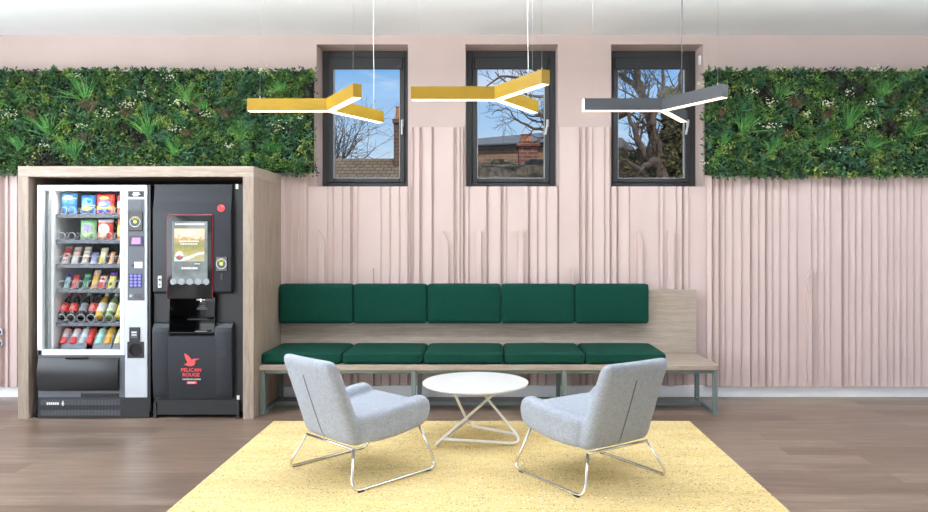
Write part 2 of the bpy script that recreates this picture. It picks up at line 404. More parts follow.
M_green = fabric('emerald_wool', (6, 61, 49), 0.14, 500, 20, 0.0)
M_pipe = mat('dark_green_seam', (6, 52, 42), 0.9, vary=0.05)
names = ['nearest the oak vending surround', 'second from the oak vending surround', 'in the middle of the five', 'second from the bare end of the bench', 'nearest the bare end of the bench']
W = 0.6615
for k in range(5):
    x0 = -1.853 + k * W
    c = build('seat_cushion', G().rbox((x0 + W / 2, -.405, .4535), (W - .004, .575, .097), .032, 12, (0.0, 0, .014)), M_green, smooth=True)
    tag(c, 'emerald seat cushion on the bench, ' + names[k], 'cushion', 'green seat cushions on the bench')
    sg = G(); zz = .492; a = x0 + .012; bb = x0 + W - .012
    sg.tube([(a + .01, -.6905, .487), (bb - .01, -.6905, .487)], .0022, 6)
    build('piping', sg, M_pipe, c)
W = 0.6537
for k in range(5):
    x0 = -1.846 + k * W
    c = build('back_cushion', G().rbox((x0 + W / 2, -.152, .857), (W - .004, .092, .350), .022, 12, (0, .010, 0)), M_green, smooth=True)
    tag(c, 'emerald back cushion leaning on the plank back, ' + names[k], 'cushion', 'green back cushions on the bench')
    z = .685
    for z in (.685, 1.029): build('piping', G().tube([(x0 + .02, -.1915, z), (x0 + W - .02, -.1915, z)], .002, 6), M_pipe, c)

# ------------------------------------------------------------------ rug
rug = build('rug', G().box(-1.672, 1.572, -4.3, -.93, 0.0, .009, .003), M_rug)
tag(rug, 'yellow flecked rectangular rug on the plank floor under the chairs', 'rug')
FLOOR_R = 0.009

# ------------------------------------------------------------------ coffee table
M_tw = mat('white_powder_coat', (240, 238, 234), 0.45, vary=0.01)
M_ttop = mat('white_laminate', (236, 235, 234), 0.38, vary=0.008)
tx, ty = -.088, 5.080 - CAMD
t = thing('coffee_table', 'round white coffee table on bent white tube legs between two chairs', 'table', (tx, ty, FLOOR_R))
prof = [(0.0, .392), (.350, .392), (.370, .399), (.3735, .406), (.3725, .411), (.370, .413), (0.0, .413)]
build('table_top', G().lathe(prof, Matrix.Translation((0, 0, 0)), 64), M_ttop, t, smooth=True, auto=30, local=True)
ang = [217, 339, 98.5]; rf, rt, tr = .362, .203, .0095
foot = [Vector((rf * math.cos(R(a)), rf * math.sin(R(a)), tr)) for a in ang]
tops = [Vector((rt * math.cos(R(a + 120)), rt * math.sin(R(a + 120)), .392)) for a in ang]
for i in range(3):
    # each leg comes down, bends at the floor and runs along it to the next leg
    j = (i - 1) % 3
    end = foot[j] + (tops[j] - foot[j]) * 0.14
    st = foot[i] + Vector((0, 0, 0))
    build('leg', G().tube(fillet([tops[i], st, end], .055, 8), tr, 10), M_tw, t, smooth=True, local=True)
build('mounting_ring', G().tube([(rt * math.cos(R(k * 10)), rt * math.sin(R(k * 10)), .385) for k in range(36)], .007, 8, closed=True), M_tw, t, smooth=True, local=True)

# ------------------------------------------------------------------ lounge chairs
M_chair = fabric('pale_grey_melange_wool', (164, 170, 181), 0.10, 260, 40)
M_seam = mat('chair_seam', (92, 97, 106), 0.9, vary=0.05)
M_glide = mat('black_rubber_glide', (28, 28, 28), 0.7, vary=0.05)
def back_lean(p):  # u grows less as z rises: the back leans away
    return p
def flare(u):
    q = min(1, max(0, (u + .25) / .40)); return .245 + .090 * q * (2 - q)
def chair_shell():
    g = G()
    # seat block, sloping down to the rear
    def seat_fn(p):
        tt = (p.x + .26) / .56; p.y *= (flare(p.x) - .06) / .275
        top = .335 + .080 * tt; bot = .225 + .075 * tt
        k = (p.z + .5); p.z = bot + (top - bot) * k; return p
    g.rbox((.045, 0, 0), (.50, .54, 1.0), .055, 14, (0, 0, 0), lambda p: seat_fn(p))
    # arms
    prof = [(-.20, .228), (-.215, .30), (-.23, .400), (-.10, .420), (.20, .462), (.235, .458), (.272, .425), (.276, .365), (.25, .305), (.21, .28), (.0, .245)]
    for s in (-1, 1):
        a = G().prism(prof, 'y', s * .235, s * .338, .036, 4)
        b2 = bmesh.new(); me0 = bpy.data.meshes.new('arm'); me0.from_pydata(a.v, [], a.f); b2.from_mesh(me0); bpy.data.meshes.remove(me0)
        bmesh.ops.triangulate(b2, faces=b2.faces); bmesh.ops.subdivide_edges(b2, edges=[e for e in b2.edges if e.calc_length() > .08], cuts=4)
        for v in b2.verts: v.co.y += s * (flare(v.co.x) - .338)
        g.bm(b2)
    # back
    def back_fn(p):
        z0_ = p.z
        h = (z0_ - .22) / .515; p.x = p.x * (1 - .18 * h) - .215 - .175 * h - .02 * h * h
        p.y *= .805 - .02 * h
        p.x += 0.018 * (p.y / .30) ** 2          # gently wrapped
        return p
    g.rbox((0, 0, .4775), (.098, .63, .515), .05, 14, (.012, 0, 0), back_fn)
    me = bpy.data.meshes.new('shell'); me.from_pydata(g.v, [], g.f)
    o = bpy.data.objects.new('shell', me); COL.objects.link(o)
    m = o.modifiers.new('r', 'REMESH'); m.mode = 'VOXEL'; m.voxel_size = .011
    s = o.modifiers.new('s', 'SMOOTH'); s.factor = .5; s.iterations = 9
    bpy.context.view_layer.update()
    me2 = bpy.data.meshes.new_from_object(o.evaluated_get(bpy.context.evaluated_depsgraph_get()))
    vs = [v.co.copy() for v in me2.vertices]; fs = [tuple(p.vertices) for p in me2.polygons]
    nm = [v.normal.copy() for v in me2.vertices]
    bpy.data.objects.remove(o); return vs, fs, nm
SH = chair_shell()
from mathutils.bvhtree import BVHTree
BV = BVHTree.FromPolygons(SH[0], SH[1])
def chair_part(name, test, parent):
    vs, fs, nm = SH; idx = {}; v2 = []; f2 = []; n2 = []
    for f in fs:
        c = sum((vs[i] for i in f), Vector()) / len(f)
        if test(c) != name: continue
        q = []
        for i in f:
            if i not in idx: idx[i] = len(v2); v2.append(tuple(vs[i])); n2.append(nm[i])
            q.append(idx[i])
        f2.append(q)
    me = bpy.data.meshes.new(name); me.from_pydata(v2, [], f2); me.materials.append(M_chair)
    me.polygons.foreach_set('use_smooth', [True] * len(me.polygons)); me.update()
    me.normals_split_custom_set_from_vertices(n2)
    nmn = 'armrest' if name.startswith('armrest') else name
    me.name = nmn; o = bpy.data.objects.new(nmn, me); COL.objects.link(o); o.parent = parent; return o
def which(c):
    h = (c.z - .22) / .515; xb = -.215 - .175 * h - .02 * h * h
    if c.x < xb + .075: return 'backrest'
    lim = flare(c.x) - .10
    if c.y > lim: return 'armrest_a'
    if c.y < -lim: return 'armrest_b'
    return 'seat'
lc = Vector((-.772, -2.091, FLOOR_R)); rc = Vector((.613, -2.180, FLOOR_R))
ch = thing('lounge_chair', 'pale grey fabric lounge chair left of the white table, angled toward the bench', 'chair', lc, R(47), 'grey lounge chairs on the rug')
for nme in ('seat', 'backrest', 'armrest_a', 'armrest_b'):
    o = chair_part(nme, which, ch)
    if nme == 'backrest':
        sm = G(); pts = []
        for k in range(13):
            z = .245 + .385 * k / 12; h = (z - .2) / .55
            hit = BV.ray_cast(Vector((-1.5, .02, z)), Vector((1, 0, 0)))[0]; pts.append(hit + Vector((.0005, 0, 0)))
        build('back_seam', sm.tube(pts, .0038, 6), M_seam, o, smooth=True, local=True)
tr = .0085
for s in (-1, 1):
    path = fillet([(-.25, s * .236, .214), (-.330, s * .330, tr), (.312, s * .335, tr), (.200, s * .275, .30)], [0, .05, .05, 0], 7)
    build('sled_leg', G().tube(path, tr, 10), M_chrome, ch, smooth=True, local=True)
    for u in (-.27, .235): build('glide', G().box(u - .02, u + .02, s * .335 - .009, s * .335 + .009, 0.0, .007, .002), M_glide, ch, local=True)
build('cross_bar', G().tube(fillet([(-.25, -.238, .214), (-.25, .238, .214)], .02), tr, 10), M_chrome, ch, smooth=True, local=True)
ch2 = copy_tree(ch); ch2.location = rc; ch2.rotation_euler = (0, 0, R(124.2))
relabel(ch2, 'pale grey fabric lounge chair right of the white table, back turned to the bare wall')

# ------------------------------------------------------------------ pendants
M_must = mat('mustard_yellow_lacquer', (152, 119, 6), 0.42, vary=0.02)
M_grey = mat('graphite_lacquer', (54, 56, 60), 0.42, vary=0.03)
M_diff = mat('warm_white_diffuser', (255, 240, 225), 0.5, emit=(255, 226, 200), estr=2.2, vary=0.01)
M_wire = mat('steel_wire', (170, 170, 170), 0.35, 0.8, vary=0.03)
M_cw = mat('white_cord', (235, 235, 232), 0.5, vary=0.02)
M_cb = mat('black_cord', (6, 6, 7), 0.95, vary=0.02)
def pendant(label, loc, m, cordm, wires, cord, endcap=False):
    p = thing('pendant_light', label, 'light', loc, 0, 'three-armed pendant lights')
    L, w, h = .553, .056, .082
    for a in (180, -60, 60):
        Mx = Matrix.Rotation(R(a), 4, 'Z'); q = .2887 * w
        body = build('arm', G().prism([(0, 0), (q, w / 2), (L, w / 2), (L, -w / 2), (q, -w / 2)], 'z', 0, h, 0, mi=0, M=Mx), m, p, local=True)
        w2 = w - .008; q2 = .2887 * w2
        d = G().prism([(0, 0), (q2, w2 / 2), (L - .004, w2 / 2), (L - .004, -w2 / 2), (q2, -w2 / 2)], 'z', -.0035, 0.0005, M=Mx)
        if endcap and a == 180: d.box(L - .001, L + .010, -w2 / 2, w2 / 2, -.0035, h - .004, M=Mx)
        build('diffuser', d, M_diff, body, local=True)
        # ceiling wire on a small gripper
        e = Mx @ Vector((L - wires, 0, 0))
        build('suspension_wire', G().tube([(e.x, e.y, h), (e.x, e.y, h + .02)], .004, 6).tube([(e.x, e.y, h), (e.x, e.y, CEIL - loc[2])], .0008, 5), M_wire, p, local=True)
    e = Matrix.Rotation(R(60), 4, 'Z') @ Vector((cord, 0, 0))
    build('power_cord', G().tube([(e.x, e.y, h - .01), (e.x + .003, e.y, h + .25), (e.x - .002, e.y, h + .5), (e.x, e.y, CEIL - loc[2])], .0026 if cordm is M_cw else .0034, 7), cordm, p, smooth=True, local=True)
def pl(px, bot, d): return ((px - PX) * d / F, d - CAMD, CAMZ + (PY - bot) * d / F)
pendant('mustard yellow three-armed pendant light leftmost of the three, nearest the vending machines', pl(329.6, 111.2, 4.9), M_must, M_cw, .08, .47)
pendant('mustard yellow three-armed pendant light hanging in the middle, between yellow and grey ones', pl(497, 99.9, 4.65), M_must, M_cw, .04, .44)
pendant('graphite grey three-armed pendant light on a black cord', pl(663, 110.7, 5.04), M_grey, M_cb, .06, .50, True)
# ------------------------------------------------------------------ vending surround
SF = -.845; MS = .025
def fx(px, Y=-.80): return (px - PX) * (Y - MS + CAMD) / F
def fz(py, Y=-.80): return CAMZ - (py - PY) * (Y - MS + CAMD) / F
M_oaks = wood('grey_oak_side', (140, 121, 106), (160, 141, 126), (174, 156, 141), grain=(16, 16, 1.1))
M_dark = mat('dark_recess_board', (46, 41, 38), 0.7, vary=0.08)
sl, sr = fx(17.8, SF + MS), fx(253.6, SF + MS); il, ir = fx(28.4, SF + MS), fx(242.9, SF + MS); zt = fz(166.2, SF + MS); zi = fz(176.6, SF + MS)
s = thing('vending_surround', 'grey oak box surround framing the two vending machines', 'surround', ((sl + sr) / 2, -.45, 0))
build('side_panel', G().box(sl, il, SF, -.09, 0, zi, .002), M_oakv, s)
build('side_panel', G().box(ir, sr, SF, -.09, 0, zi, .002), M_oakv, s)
build('top_panel', G().box(sl, sr, SF, -.09, zi, zt, .002), M_oak, s)
build('back_panel', G().box(il, ir, -.115, -.092, 0, zi), M_dark, s)

# ------------------------------------------------------------------ snack vending machine
M_silver = mat('silver_painted_metal', (182, 187, 193), 0.4, 0.2, vary=0.02)
M_wdoor = mat('white_painted_metal', (212, 216, 221), 0.35, vary=0.01)
M_wlin = mat('white_cabinet_lining', (244, 245, 246), 0.5, vary=0.01)
M_inside = mat('dark_grey_cabinet_lining', (20, 21, 25), 0.6, vary=0.06)
M_shelf = mat('grey_metal_shelf', (50, 53, 60), 0.4, 0.5, vary=0.05)
M_strip = mat('shelf_price_strip', (92, 96, 106), 0.4, vary=0.25, vscale=60)
M_coil = mat('coil_wire', (186, 188, 194), 0.3, 0.3, vary=0.03)
M_slate = mat('slate_plastic', (84, 88, 95), 0.5, vary=0.03)
M_dkplas = mat('charcoal_plastic', (22, 23, 26), 0.30, vary=0.05)
M_lcd = mat('grey_lcd', (70, 74, 82), 0.3, vary=0.2, vscale=80)
M_purple = mat('purple_lit_screen', (150, 110, 230), 0.4, emit=(150, 112, 236), estr=0.8, vary=0.03)
M_key = mat('blue_keypad_key', (120, 118, 190), 0.4, vary=0.05)
M_keyb = mat('navy_keypad_plate', (44, 44, 92), 0.5, vary=0.04)
M_greenlit = mat('lit_green_disc', (170, 205, 90), 0.4, emit=(170, 210, 90), estr=0.6, vary=0.05)
M_yellow = mat('yellow_print', (240, 206, 60), 0.5, vary=0.03)
M_sticker = mat('white_sticker', (236, 236, 232), 0.5, vary=0.02)
M_red = mat('red_print', (222, 52, 50), 0.5, vary=0.03)
M_coral = mat('coral_red_print', (232, 74, 76), 0.5, vary=0.02)

FY = -.795; YB = -.13
x0, x1 = fx(37.6), fx(150.6); zt_ = fz(185.0)
gx0, gx1, gz0, gz1 = fx(42.7), fx(120.4), fz(349.6), fz(190.6)    # glass opening
cx0 = fx(125.2); cz0 = fz(397.5)
v = thing('snack_vending_machine', 'white glass-fronted snack vending machine on the left inside the oak surround', 'vending machine', ((x0 + x1) / 2, -.45, 0))
g = G().box(x0, x0 + .02, FY + .03, YB, .03, zt_).box(cx0 - .02, x1, FY + .03, YB, .03, zt_).box(x0 + .02, cx0 - .02, YB - .02, YB, .03, zt_).box(x0 + .02, cx0 - .02, FY + .06, YB - .02, zt_ - .03, zt_).box(x0 + .02, cx0 - .02, FY + .06, YB - .02, .03, gz0 - .035)
build('cabinet', g, M_dkplas, v)
g = G().box(x0 + .021, cx0 - .021, YB - .035, YB - .021, gz0 - .03, zt_ - .035)
build('cabinet_lining', g, M_inside, v)
build('side_lining', G().box(x0 + .021, fx(53.5, -.735), -.735, YB - .04, gz0 - .03, zt_ - .035), M_wlin, v)
build('hinge_rail', G().box(gx0 + .004, gx0 + .026, -.752, -.738, gz0 - .02, gz1 + .02, .003), M_bead, v)
# door frame
d = G().box(x0, gx0, FY - .012, FY + .03, fz(355.2), zt_, .004).box(gx1, cx0 - .001, FY - .012, FY + .03, gz0 - .0, zt_, .004).box(gx0, gx1, FY - .012, FY + .03, gz1, zt_, .004).box(x0, cx0 - .001, FY - .012, FY + .03, fz(355.2), gz0, .004)
door = build('door', d, M_wdoor, v)
build('door_glass', G().box(gx0, gx1, FY + .006, FY + .012, gz0, gz1), M_vglass, door)
# silver control column
build('control_column', G().box(cx0, fx(147.8), FY - .014, FY + .03, cz0, zt_, .006), M_silver, v)
build('door_edge', G().box(fx(148.1), x1, FY - .004, FY + .03, .055, zt_, .003), M_dkplas, v)
CY = FY - .014
cp = build('control_panel', G().box(fx(128.3), fx(145), CY - .003, CY, fz(300.3), fz(199.3), .002), M_slate, v)
nb = build('name_badge', G().box(fx(128.8), fx(144.5), CY - .003, CY, fz(196.9), fz(191.2), .001), M_black, v)
g = G(); 
for (a, b_, c, e) in ((134, 140, 192.3, 193.6), (133, 141, 194, 194.8), (134, 139, 195.3, 196.2)): g.box(fx(a), fx(b_), CY - .005, CY - .002, fz(e), fz(c))
build('badge_print', g, M_sticker, nb)
c2 = CY - .003
build('display_screen', G().box(fx(130), fx(142.5), c2 - .003, c2, fz(210.5), fz(201.3), .002), M_lcd, cp)
pr = build('payment_reader', G().box(fx(129.2), fx(143.6), c2 - .008, c2, fz(231), fz(211.8), .004), M_gloss, v)
c3 = c2 - .008; rc_ = (fx(136.3), fz(221.8))
build('reader_ring', G().ring(rc_, .038, .043, c3 - .002), M_bead, pr)
build('reader_light', G().disc(rc_, .013, c3 - .002), M_greenlit, pr)
g = G(); 
for k in range(8):
    a = R(50 + 80 * k / 7); p = (rc_[0] + .030 * math.cos(a), rc_[1] + .030 * math.sin(a)); g.disc(p, .006, c3 - .002, 10)
build('reader_arc', g, M_yellow, pr)
bh = build('banknote_slot', G().box(fx(130), fx(144), c2 - .006, c2, fz(246), fz(236), .003), M_dkplas, v)
build('lit_slot', G().prism([(fx(132.6), fz(244)), (fx(133.4), fz(237.6)), (fx(141.6), fz(237.6)), (fx(141.6), fz(244))], 'y', c2 - .009, c2 - .005), M_purple, bh)
st = build('sticker', G().box(fx(135.2), fx(143.2), c2 - .002, c2, fz(268), fz(261.8)), M_sticker, cp)
build('lock', G().disc((fx(134), fz(265.5)), .010, c2 - .006, 14, th=.006), M_black, cp)
kp = build('keypad', G().box(fx(129.8), fx(142.8), c2 - .003, c2, fz(287.5), fz(273.8), .002), M_keyb, v)
for r_ in range(4):
    for q in range(3):
        build('key', G().disc((fx(132.2 + q * 4.1), fz(275.6 + r_ * 3.25)), .0125, c2 - .006, 12, th=.004, rz=.0105), M_key, kp)
cs = build('coin_slot', G().box(fx(129), fx(144), c2 - .003, c2, fz(299.3), fz(292.6), .002), M_slate, v)
build('coin_slit', G().box(fx(135.2), fx(142.4), c2 - .005, c2 - .002, fz(297.7), fz(293.8), .001), M_gloss, cs)
build('coin_button', G().disc((fx(131.7), fz(295.8)), .011, c2 - .006, 14), M_steel, cs)
cr = build('card_reader', G().box(fx(130.3), fx(140.6), CY - .012, CY, fz(341.5), fz(327), .003), M_dkplas, v)
build('card_label', G().box(fx(132.5), fx(138.4), CY - .014, CY - .011, fz(337.5), fz(330.6)), M_slate, cr)
build('card_print', G().box(fx(133), fx(138), CY - .0155, CY - .013, fz(332.6), fz(331.4)).box(fx(133), fx(138), CY - .0155, CY - .013, fz(335), fz(334.2)), M_sticker, cr)
co = build('coin_return', G().box(fx(128), fx(144.6), CY - .006, CY, fz(357.8), fz(341.5), .003), M_dkplas, v)
cc = (fx(136.3), fz(349.6))
build('return_cup', G().ring(cc, .036, .052, CY - .012, th=.008).disc(cc, .037, CY - .0065), M_gloss, co)
# delivery area
build('delivery_surround', G().box(x0 + .002, cx0 - .003, FY - .004, FY + .05, cz0, fz(355.4), .003), M_slate, v)
fl = []
for k in range(17):
    t_ = k / 16; zz = fz(390.5) + (fz(357.4) - fz(390.5)) * t_
    fl.append((FY - .004 - .030 * math.sin(math.pi * min(1, .10 + .86 * t_)) ** .7, zz))
fl += [(FY, fz(357.4)), (FY, fz(390.5))]
flp = build('delivery_flap', G().prism(fl, 'x', x0 + .010, fx(119.3), .003, 2), M_dkplas, v, smooth=True, auto=35)
build('flap_label', G().box(fx(67), fx(88.5), FY - .030, FY - .020, fz(358.6), fz(356.9), .001), M_gloss, flp)
build('retrieval_slot', G().box(fx(81), fx(119), FY - .007, FY - .003, fz(397), fz(393.4)), M_gloss, v)
kk = build('kick_plate', G().box(x0, x1 - .01, FY - .004, FY + .04, .004, cz0 - .002, .004), M_dkplas, v)
vg = G(); vg2 = G()
for k in range(56):
    x = fx(41) + (fx(119.5) - fx(41)) * k / 55
    for g_, q0, q1 in ((vg, 405, 399.6), (vg2, 415.4, 410)): g_.box(x, x + .005, FY - .007, FY - .003, fz(q0), fz(q1))
for g_ in (vg, vg2): build('vent_grille', g_, mat('vent_grey', (86, 90, 96), .5, vary=.04), kk)
sg = G()
for k in range(6): sg.box(fx(47 + k * 2.1), fx(48.4 + k * 2.1), FY - .009, FY - .006, fz(404.7), fz(402.2))
sg.box(fx(61.6), fx(64.4), FY - .009, FY - .006, fz(404), fz(403)).box(fx(62.6), fx(63.6), FY - .009, FY - .006, fz(405.6), fz(400.8))
build('white_marking', sg, M_sticker, kk)
for xx in (x0 + .05, x1 - .08): build('foot', G().box(xx, xx + .03, -.77, -.74, 0, .03).box(xx, xx + .03, -.2, -.17, 0, .03), M_black, v)
# shelves
SHY = -.705
def sx(px, Y=SHY): return fx(px, Y)
def sz(py, Y=SHY): return fz(py, Y)
ROWS = [216, 241.5, 266, 290.7, 324.2, 350.5]
LANES = [[63.5, 72, 84, 92, 101, 109, 118], [62, 72, 84, 92, 100.5, 109, 118], [62.5, 71.5, 80.5, 91, 99, 108.5, 117.5], [62.5, 71.5, 81, 91, 100, 108.5, 117.5], [61.5, 71, 81, 91, 100, 109, 118], []]
for r_, py in enumerate(ROWS):
    z = sz(py); xa, xb = sx(57.4), cx0 - .022
    sh = build('shelf', G().box(xa, xb, SHY + .004, YB - .04, z - .006, z + .012), M_shelf, v)
    build('price_strip', G().box(xa - .012, xb, SHY - .004, SHY + .004, z - .016, z + .014, .002), M_strip, sh)
    for px in LANES[r_]:
        rr = .030 if r_ < 2 else .034; cxx = sx(px); pts = []
        for k in range(43):
            a = k / 42 * 3.5 * 2 * math.pi; pts.append((cxx + rr * math.sin(a), SHY - .008 + (.012 * k / 12 if k <= 12 else .012 + .38 * (k - 12) / 30), z + .014 + rr - rr * math.cos(a) * .96))
        build('spiral_coil', G().tube(pts, .0030, 5), M_coil, sh, smooth=True)
for px0, px1 in ((61, 86), (92.5, 111), (112.5, 120)):
    xa, xb = sx(px0), sx(px1); z = sz(350.5) + .016
    build('bottle_guard', G().prism([(-.712, z), (-.706, z), (-.640, z + .115), (-.646, z + .115)], 'x', xa, xb), mat('frosted_grey_guard', (122, 126, 134), .35, vary=.04), v)
# lamp tube inside the top of the cabinet
lt = build('lamp_tube', G().tube([(gx0 + .03, FY + .05, gz1 + .012), (gx1 - .01, FY + .05, gz1 + .012)], .009, 8), mat('lit_tube', (255, 255, 255), .5, emit=(245, 248, 255), estr=6, vary=.01), v)

# ------------------------------------------------------------------ snacks
IY = -.672
def ix(px, Y=IY): return fx(px, Y)
def iz(py, Y=IY): return fz(py, Y)
def pmat(c, rough=.35): return mat('print_%02x%02x%02x' % tuple(c), c, rough, vary=.10, vscale=45)
def fold(name, label, cat, group, px0, px1, top, row, cols, badge=None, lean=.05, bands=None, yaw=0, thick=.045):
    """pillow packet with crimped ends; cols[0] is the bag colour, bands (v0,v1,color index) paint stripes"""
    w = ix(px1) - ix(px0); zb = sz(ROWS[row]) + .0135; h = max(.05, iz(top) - zb); cxx = (ix(px0) + ix(px1)) / 2
    ph = thing(name, label, cat, (cxx, IY - thick / 2 + .004, zb), 0, group)
    nx, nz = 10, 14; rnd = random.Random(label); wr = [rnd.uniform(-1, 1) for _ in range(400)]
    def surf(u, vv, side):
        e = max(0, 1 - abs(2 * u - 1) ** 3.0) ** .6; f = max(0, 1 - abs(2 * vv - 1) ** 7) ** .9
        if vv < .06 or vv > .94: f = 0
        tk = thick / 2 * e * f * (1 + .15 * wr[int(u * 9) + int(vv * 9) * 10 + (200 if side > 0 else 0)])
        xx = (u - .5) * w * (1 - .06 * (1 - abs(2 * vv - 1)) ** .5)
        return Vector((xx + lean_x * vv * h, side * tk + lean * vv * h / .12 * .12 + thick / 2, vv * h))
    lean_x = 0.0
    g = G()
    for side in (-1, 1):
        vs = [surf(i / nx, j / nz, side) for j in range(nz + 1) for i in range(nx + 1)]
        for j in range(nz):
            for i in range(nx):
                mi = 0; vc = (j + .5) / nz
                for (b0, b1, ci) in (bands or []):
                    if b0 <= vc < b1: mi = ci
                k = j * (nx + 1) + i
                g.add([vs[k], vs[k + 1], vs[k + nx + 2], vs[k + nx + 1]], [(0, 1, 2, 3)], mi)
    build('bag', g, [pmat(c) for c in cols], ph, smooth=True, local=True)
    if badge:
        for (bu, bv, br, bh_, bc) in badge:
            n = 20; q = G(); ctr = surf(bu, bv, -1); ring = []
            for k in range(n):
                a = 2 * math.pi * k / n; ring.append(surf(min(.97, max(.03, bu + br * math.cos(a))), min(.93, max(.07, bv + bh_ * math.sin(a))), -1) + Vector((0, -.004, 0)))
            q.add([ctr + Vector((0, -.006, 0))] + ring, [(0, k + 1, (k + 1) % n + 1) for k in range(n)])
            build('badge', q, pmat(bc), ph, local=True)
    return ph
CR = 'crisp packets in the vending machine'
fold('crisp_packet', 'pale blue crisp packet, first on the top vending shelf', 'crisps', CR, 60.5, 77, 193, 0, [(84, 150, 200), (58, 120, 180), (190, 214, 226)], [(.5, .78, .30, .12, (206, 222, 230)), (.35, .28, .2, .12, (70, 140, 206)), (.12, .12, .1, .08, (220, 140, 90))], bands=[(.3, .5, 1), (.72, .82, 2)])
fold('crisp_packet', 'blue crisp packet with yellow patches, second on the top vending shelf', 'crisps', CR, 80.5, 95.5, 195, 0, [(40, 120, 190), (30, 90, 160), (200, 200, 90)], [(.5, .62, .36, .20, (120, 196, 226)), (.5, .30, .36, .12, (222, 204, 70)), (.62, .66, .18, .1, (40, 110, 190))], bands=[(.06, .16, 1), (.45, .5, 2)])
fold('crisp_packet', 'red and yellow crisp packet with blue oval on the top vending shelf', 'crisps', CR, 95.8, 114.5, 194, 0, [(206, 54, 48), (238, 186, 60), (226, 90, 60)], [(.5, .52, .36, .17, (110, 130, 214)), (.5, .80, .25, .08, (244, 210, 110)), (.5, .16, .34, .09, (60, 90, 190)), (.42, .5, .2, .08, (220, 220, 240))], bands=[(.2, .4, 1), (.68, .78, 2)])
fold('crisp_packet', 'red crisp packet half hidden by the door frame on the top vending shelf', 'crisps', CR, 116.8, 126, 195, 0, [(204, 60, 56), (236, 150, 110)], [(.4, .5, .3, .2, (240, 180, 150))], bands=[(.1, .25, 1)])
fold('crisp_packet', 'pale green crisp packet with lilac oval on the second vending shelf', 'crisps', CR, 79.8, 96.5, 219.5, 1, [(150, 196, 140), (110, 170, 110), (206, 226, 190)], [(.5, .58, .30, .18, (166, 150, 204)), (.5, .25, .22, .1, (222, 226, 170))], bands=[(.86, 1, 1), (.06, .14, 1)])
fold('crisp_packet', 'white and red crisp packet with round badge on the second vending shelf', 'crisps', CR, 97.2, 113.2, 219.5, 1, [(208, 72, 54), (232, 226, 222)], [(.46, .52, .38, .28, (240, 226, 226)), (.46, .55, .26, .15, (230, 170, 180)), (.4, .2, .3, .1, (232, 200, 150))], bands=[(.84, 1, 1)])
fold('crisp_packet', 'orange and yellow crisp packet beside the door frame on the second vending shelf', 'crisps', CR, 117, 126, 218.5, 1, [(232, 120, 50), (240, 206, 70)], [(.3, .4, .28, .25, (240, 220, 110))], bands=[(.4, .7, 1)])
CB = 'snack bars in the vending machine'
def bar(label, px0, px1, top, row, cols, bands=None, badge=None, lean=.5):
    return fold('snack_bar', label, 'snack bar', CB, px0, px1, top, row, cols, badge, lean, bands, thick=.022)
bar('white and red snack bar, first on the third vending shelf', 60.3, 67.5, 247, 2, [(232, 226, 222), (208, 56, 44)], [(.62, .9, 1), (.2, .3, 1)], [(.6, .5, .3, .08, (200, 40, 40))])
bar('silver white snack bar with pink print, second on the third vending shelf', 70, 77.5, 247, 2, [(226, 216, 206), (214, 150, 140)], [(.5, .6, 1), (.75, .85, 1)])
bar('cream snack bar with brown print, third on the third vending shelf', 80.5, 87.5, 247, 2, [(236, 226, 208), (180, 140, 110)], [(.3, .4, 1), (.6, .66, 1), (.8, .85, 1)])
bar('small lilac snack bar on the third vending shelf', 89.5, 96, 252.5, 2, [(140, 138, 190), (220, 220, 236)], [(.1, .3, 1)])
bar('yellow and white snack bar on the third vending shelf', 97.5, 104.5, 248, 2, [(232, 226, 190), (226, 204, 60)], [(.06, .4, 1)])
bar('thin orange snack bar on the third vending shelf', 107.8, 112.6, 252, 2, [(232, 170, 120), (206, 120, 80)], [(.4, .6, 1)])
bar('orange brown snack bar beside the door frame on the third vending shelf', 116.5, 124, 250, 2, [(226, 160, 110), (240, 214, 170)], [(.5, .7, 1)])
bar('teal and white snack bar, first on the fourth vending shelf', 62.6, 68.2, 274, 3, [(170, 206, 206), (60, 130, 140), (96, 50, 150)], [(.3, .5, 1), (.8, 1, 2)])
bar('red snack bar, second on the fourth vending shelf', 70.4, 76.5, 275, 3, [(190, 60, 60), (226, 120, 110)], [(.5, .62, 1)])
bar('dark green snack bar, third on the fourth vending shelf', 81, 87.5, 274, 3, [(40, 110, 70), (120, 210, 170)], [(.8, .94, 1)])
bar('tall golden yellow snack bar on the fourth vending shelf', 90, 96.5, 270.5, 3, [(226, 180, 70), (226, 190, 170), (208, 120, 60)], [(.7, 1, 1), (.1, .2, 2)])
bar('red and white snack bar on the fourth vending shelf', 97.3, 104.5, 275.5, 3, [(204, 50, 46), (230, 222, 222)], [(.5, .94, 1)], [(.5, .72, .3, .1, (206, 60, 56))])
bar('yellow snack bar with purple end on the fourth vending shelf', 106.5, 113.5, 273, 3, [(240, 222, 110), (110, 60, 180)], [(.76, 1, 1)], [(.5, .3, .2, .1, (70, 70, 60))])
bar('cream snack bar beside the door frame on the fourth vending shelf', 117, 124, 271.5, 3, [(240, 230, 200), (222, 206, 150)], [(.4, .5, 1)])
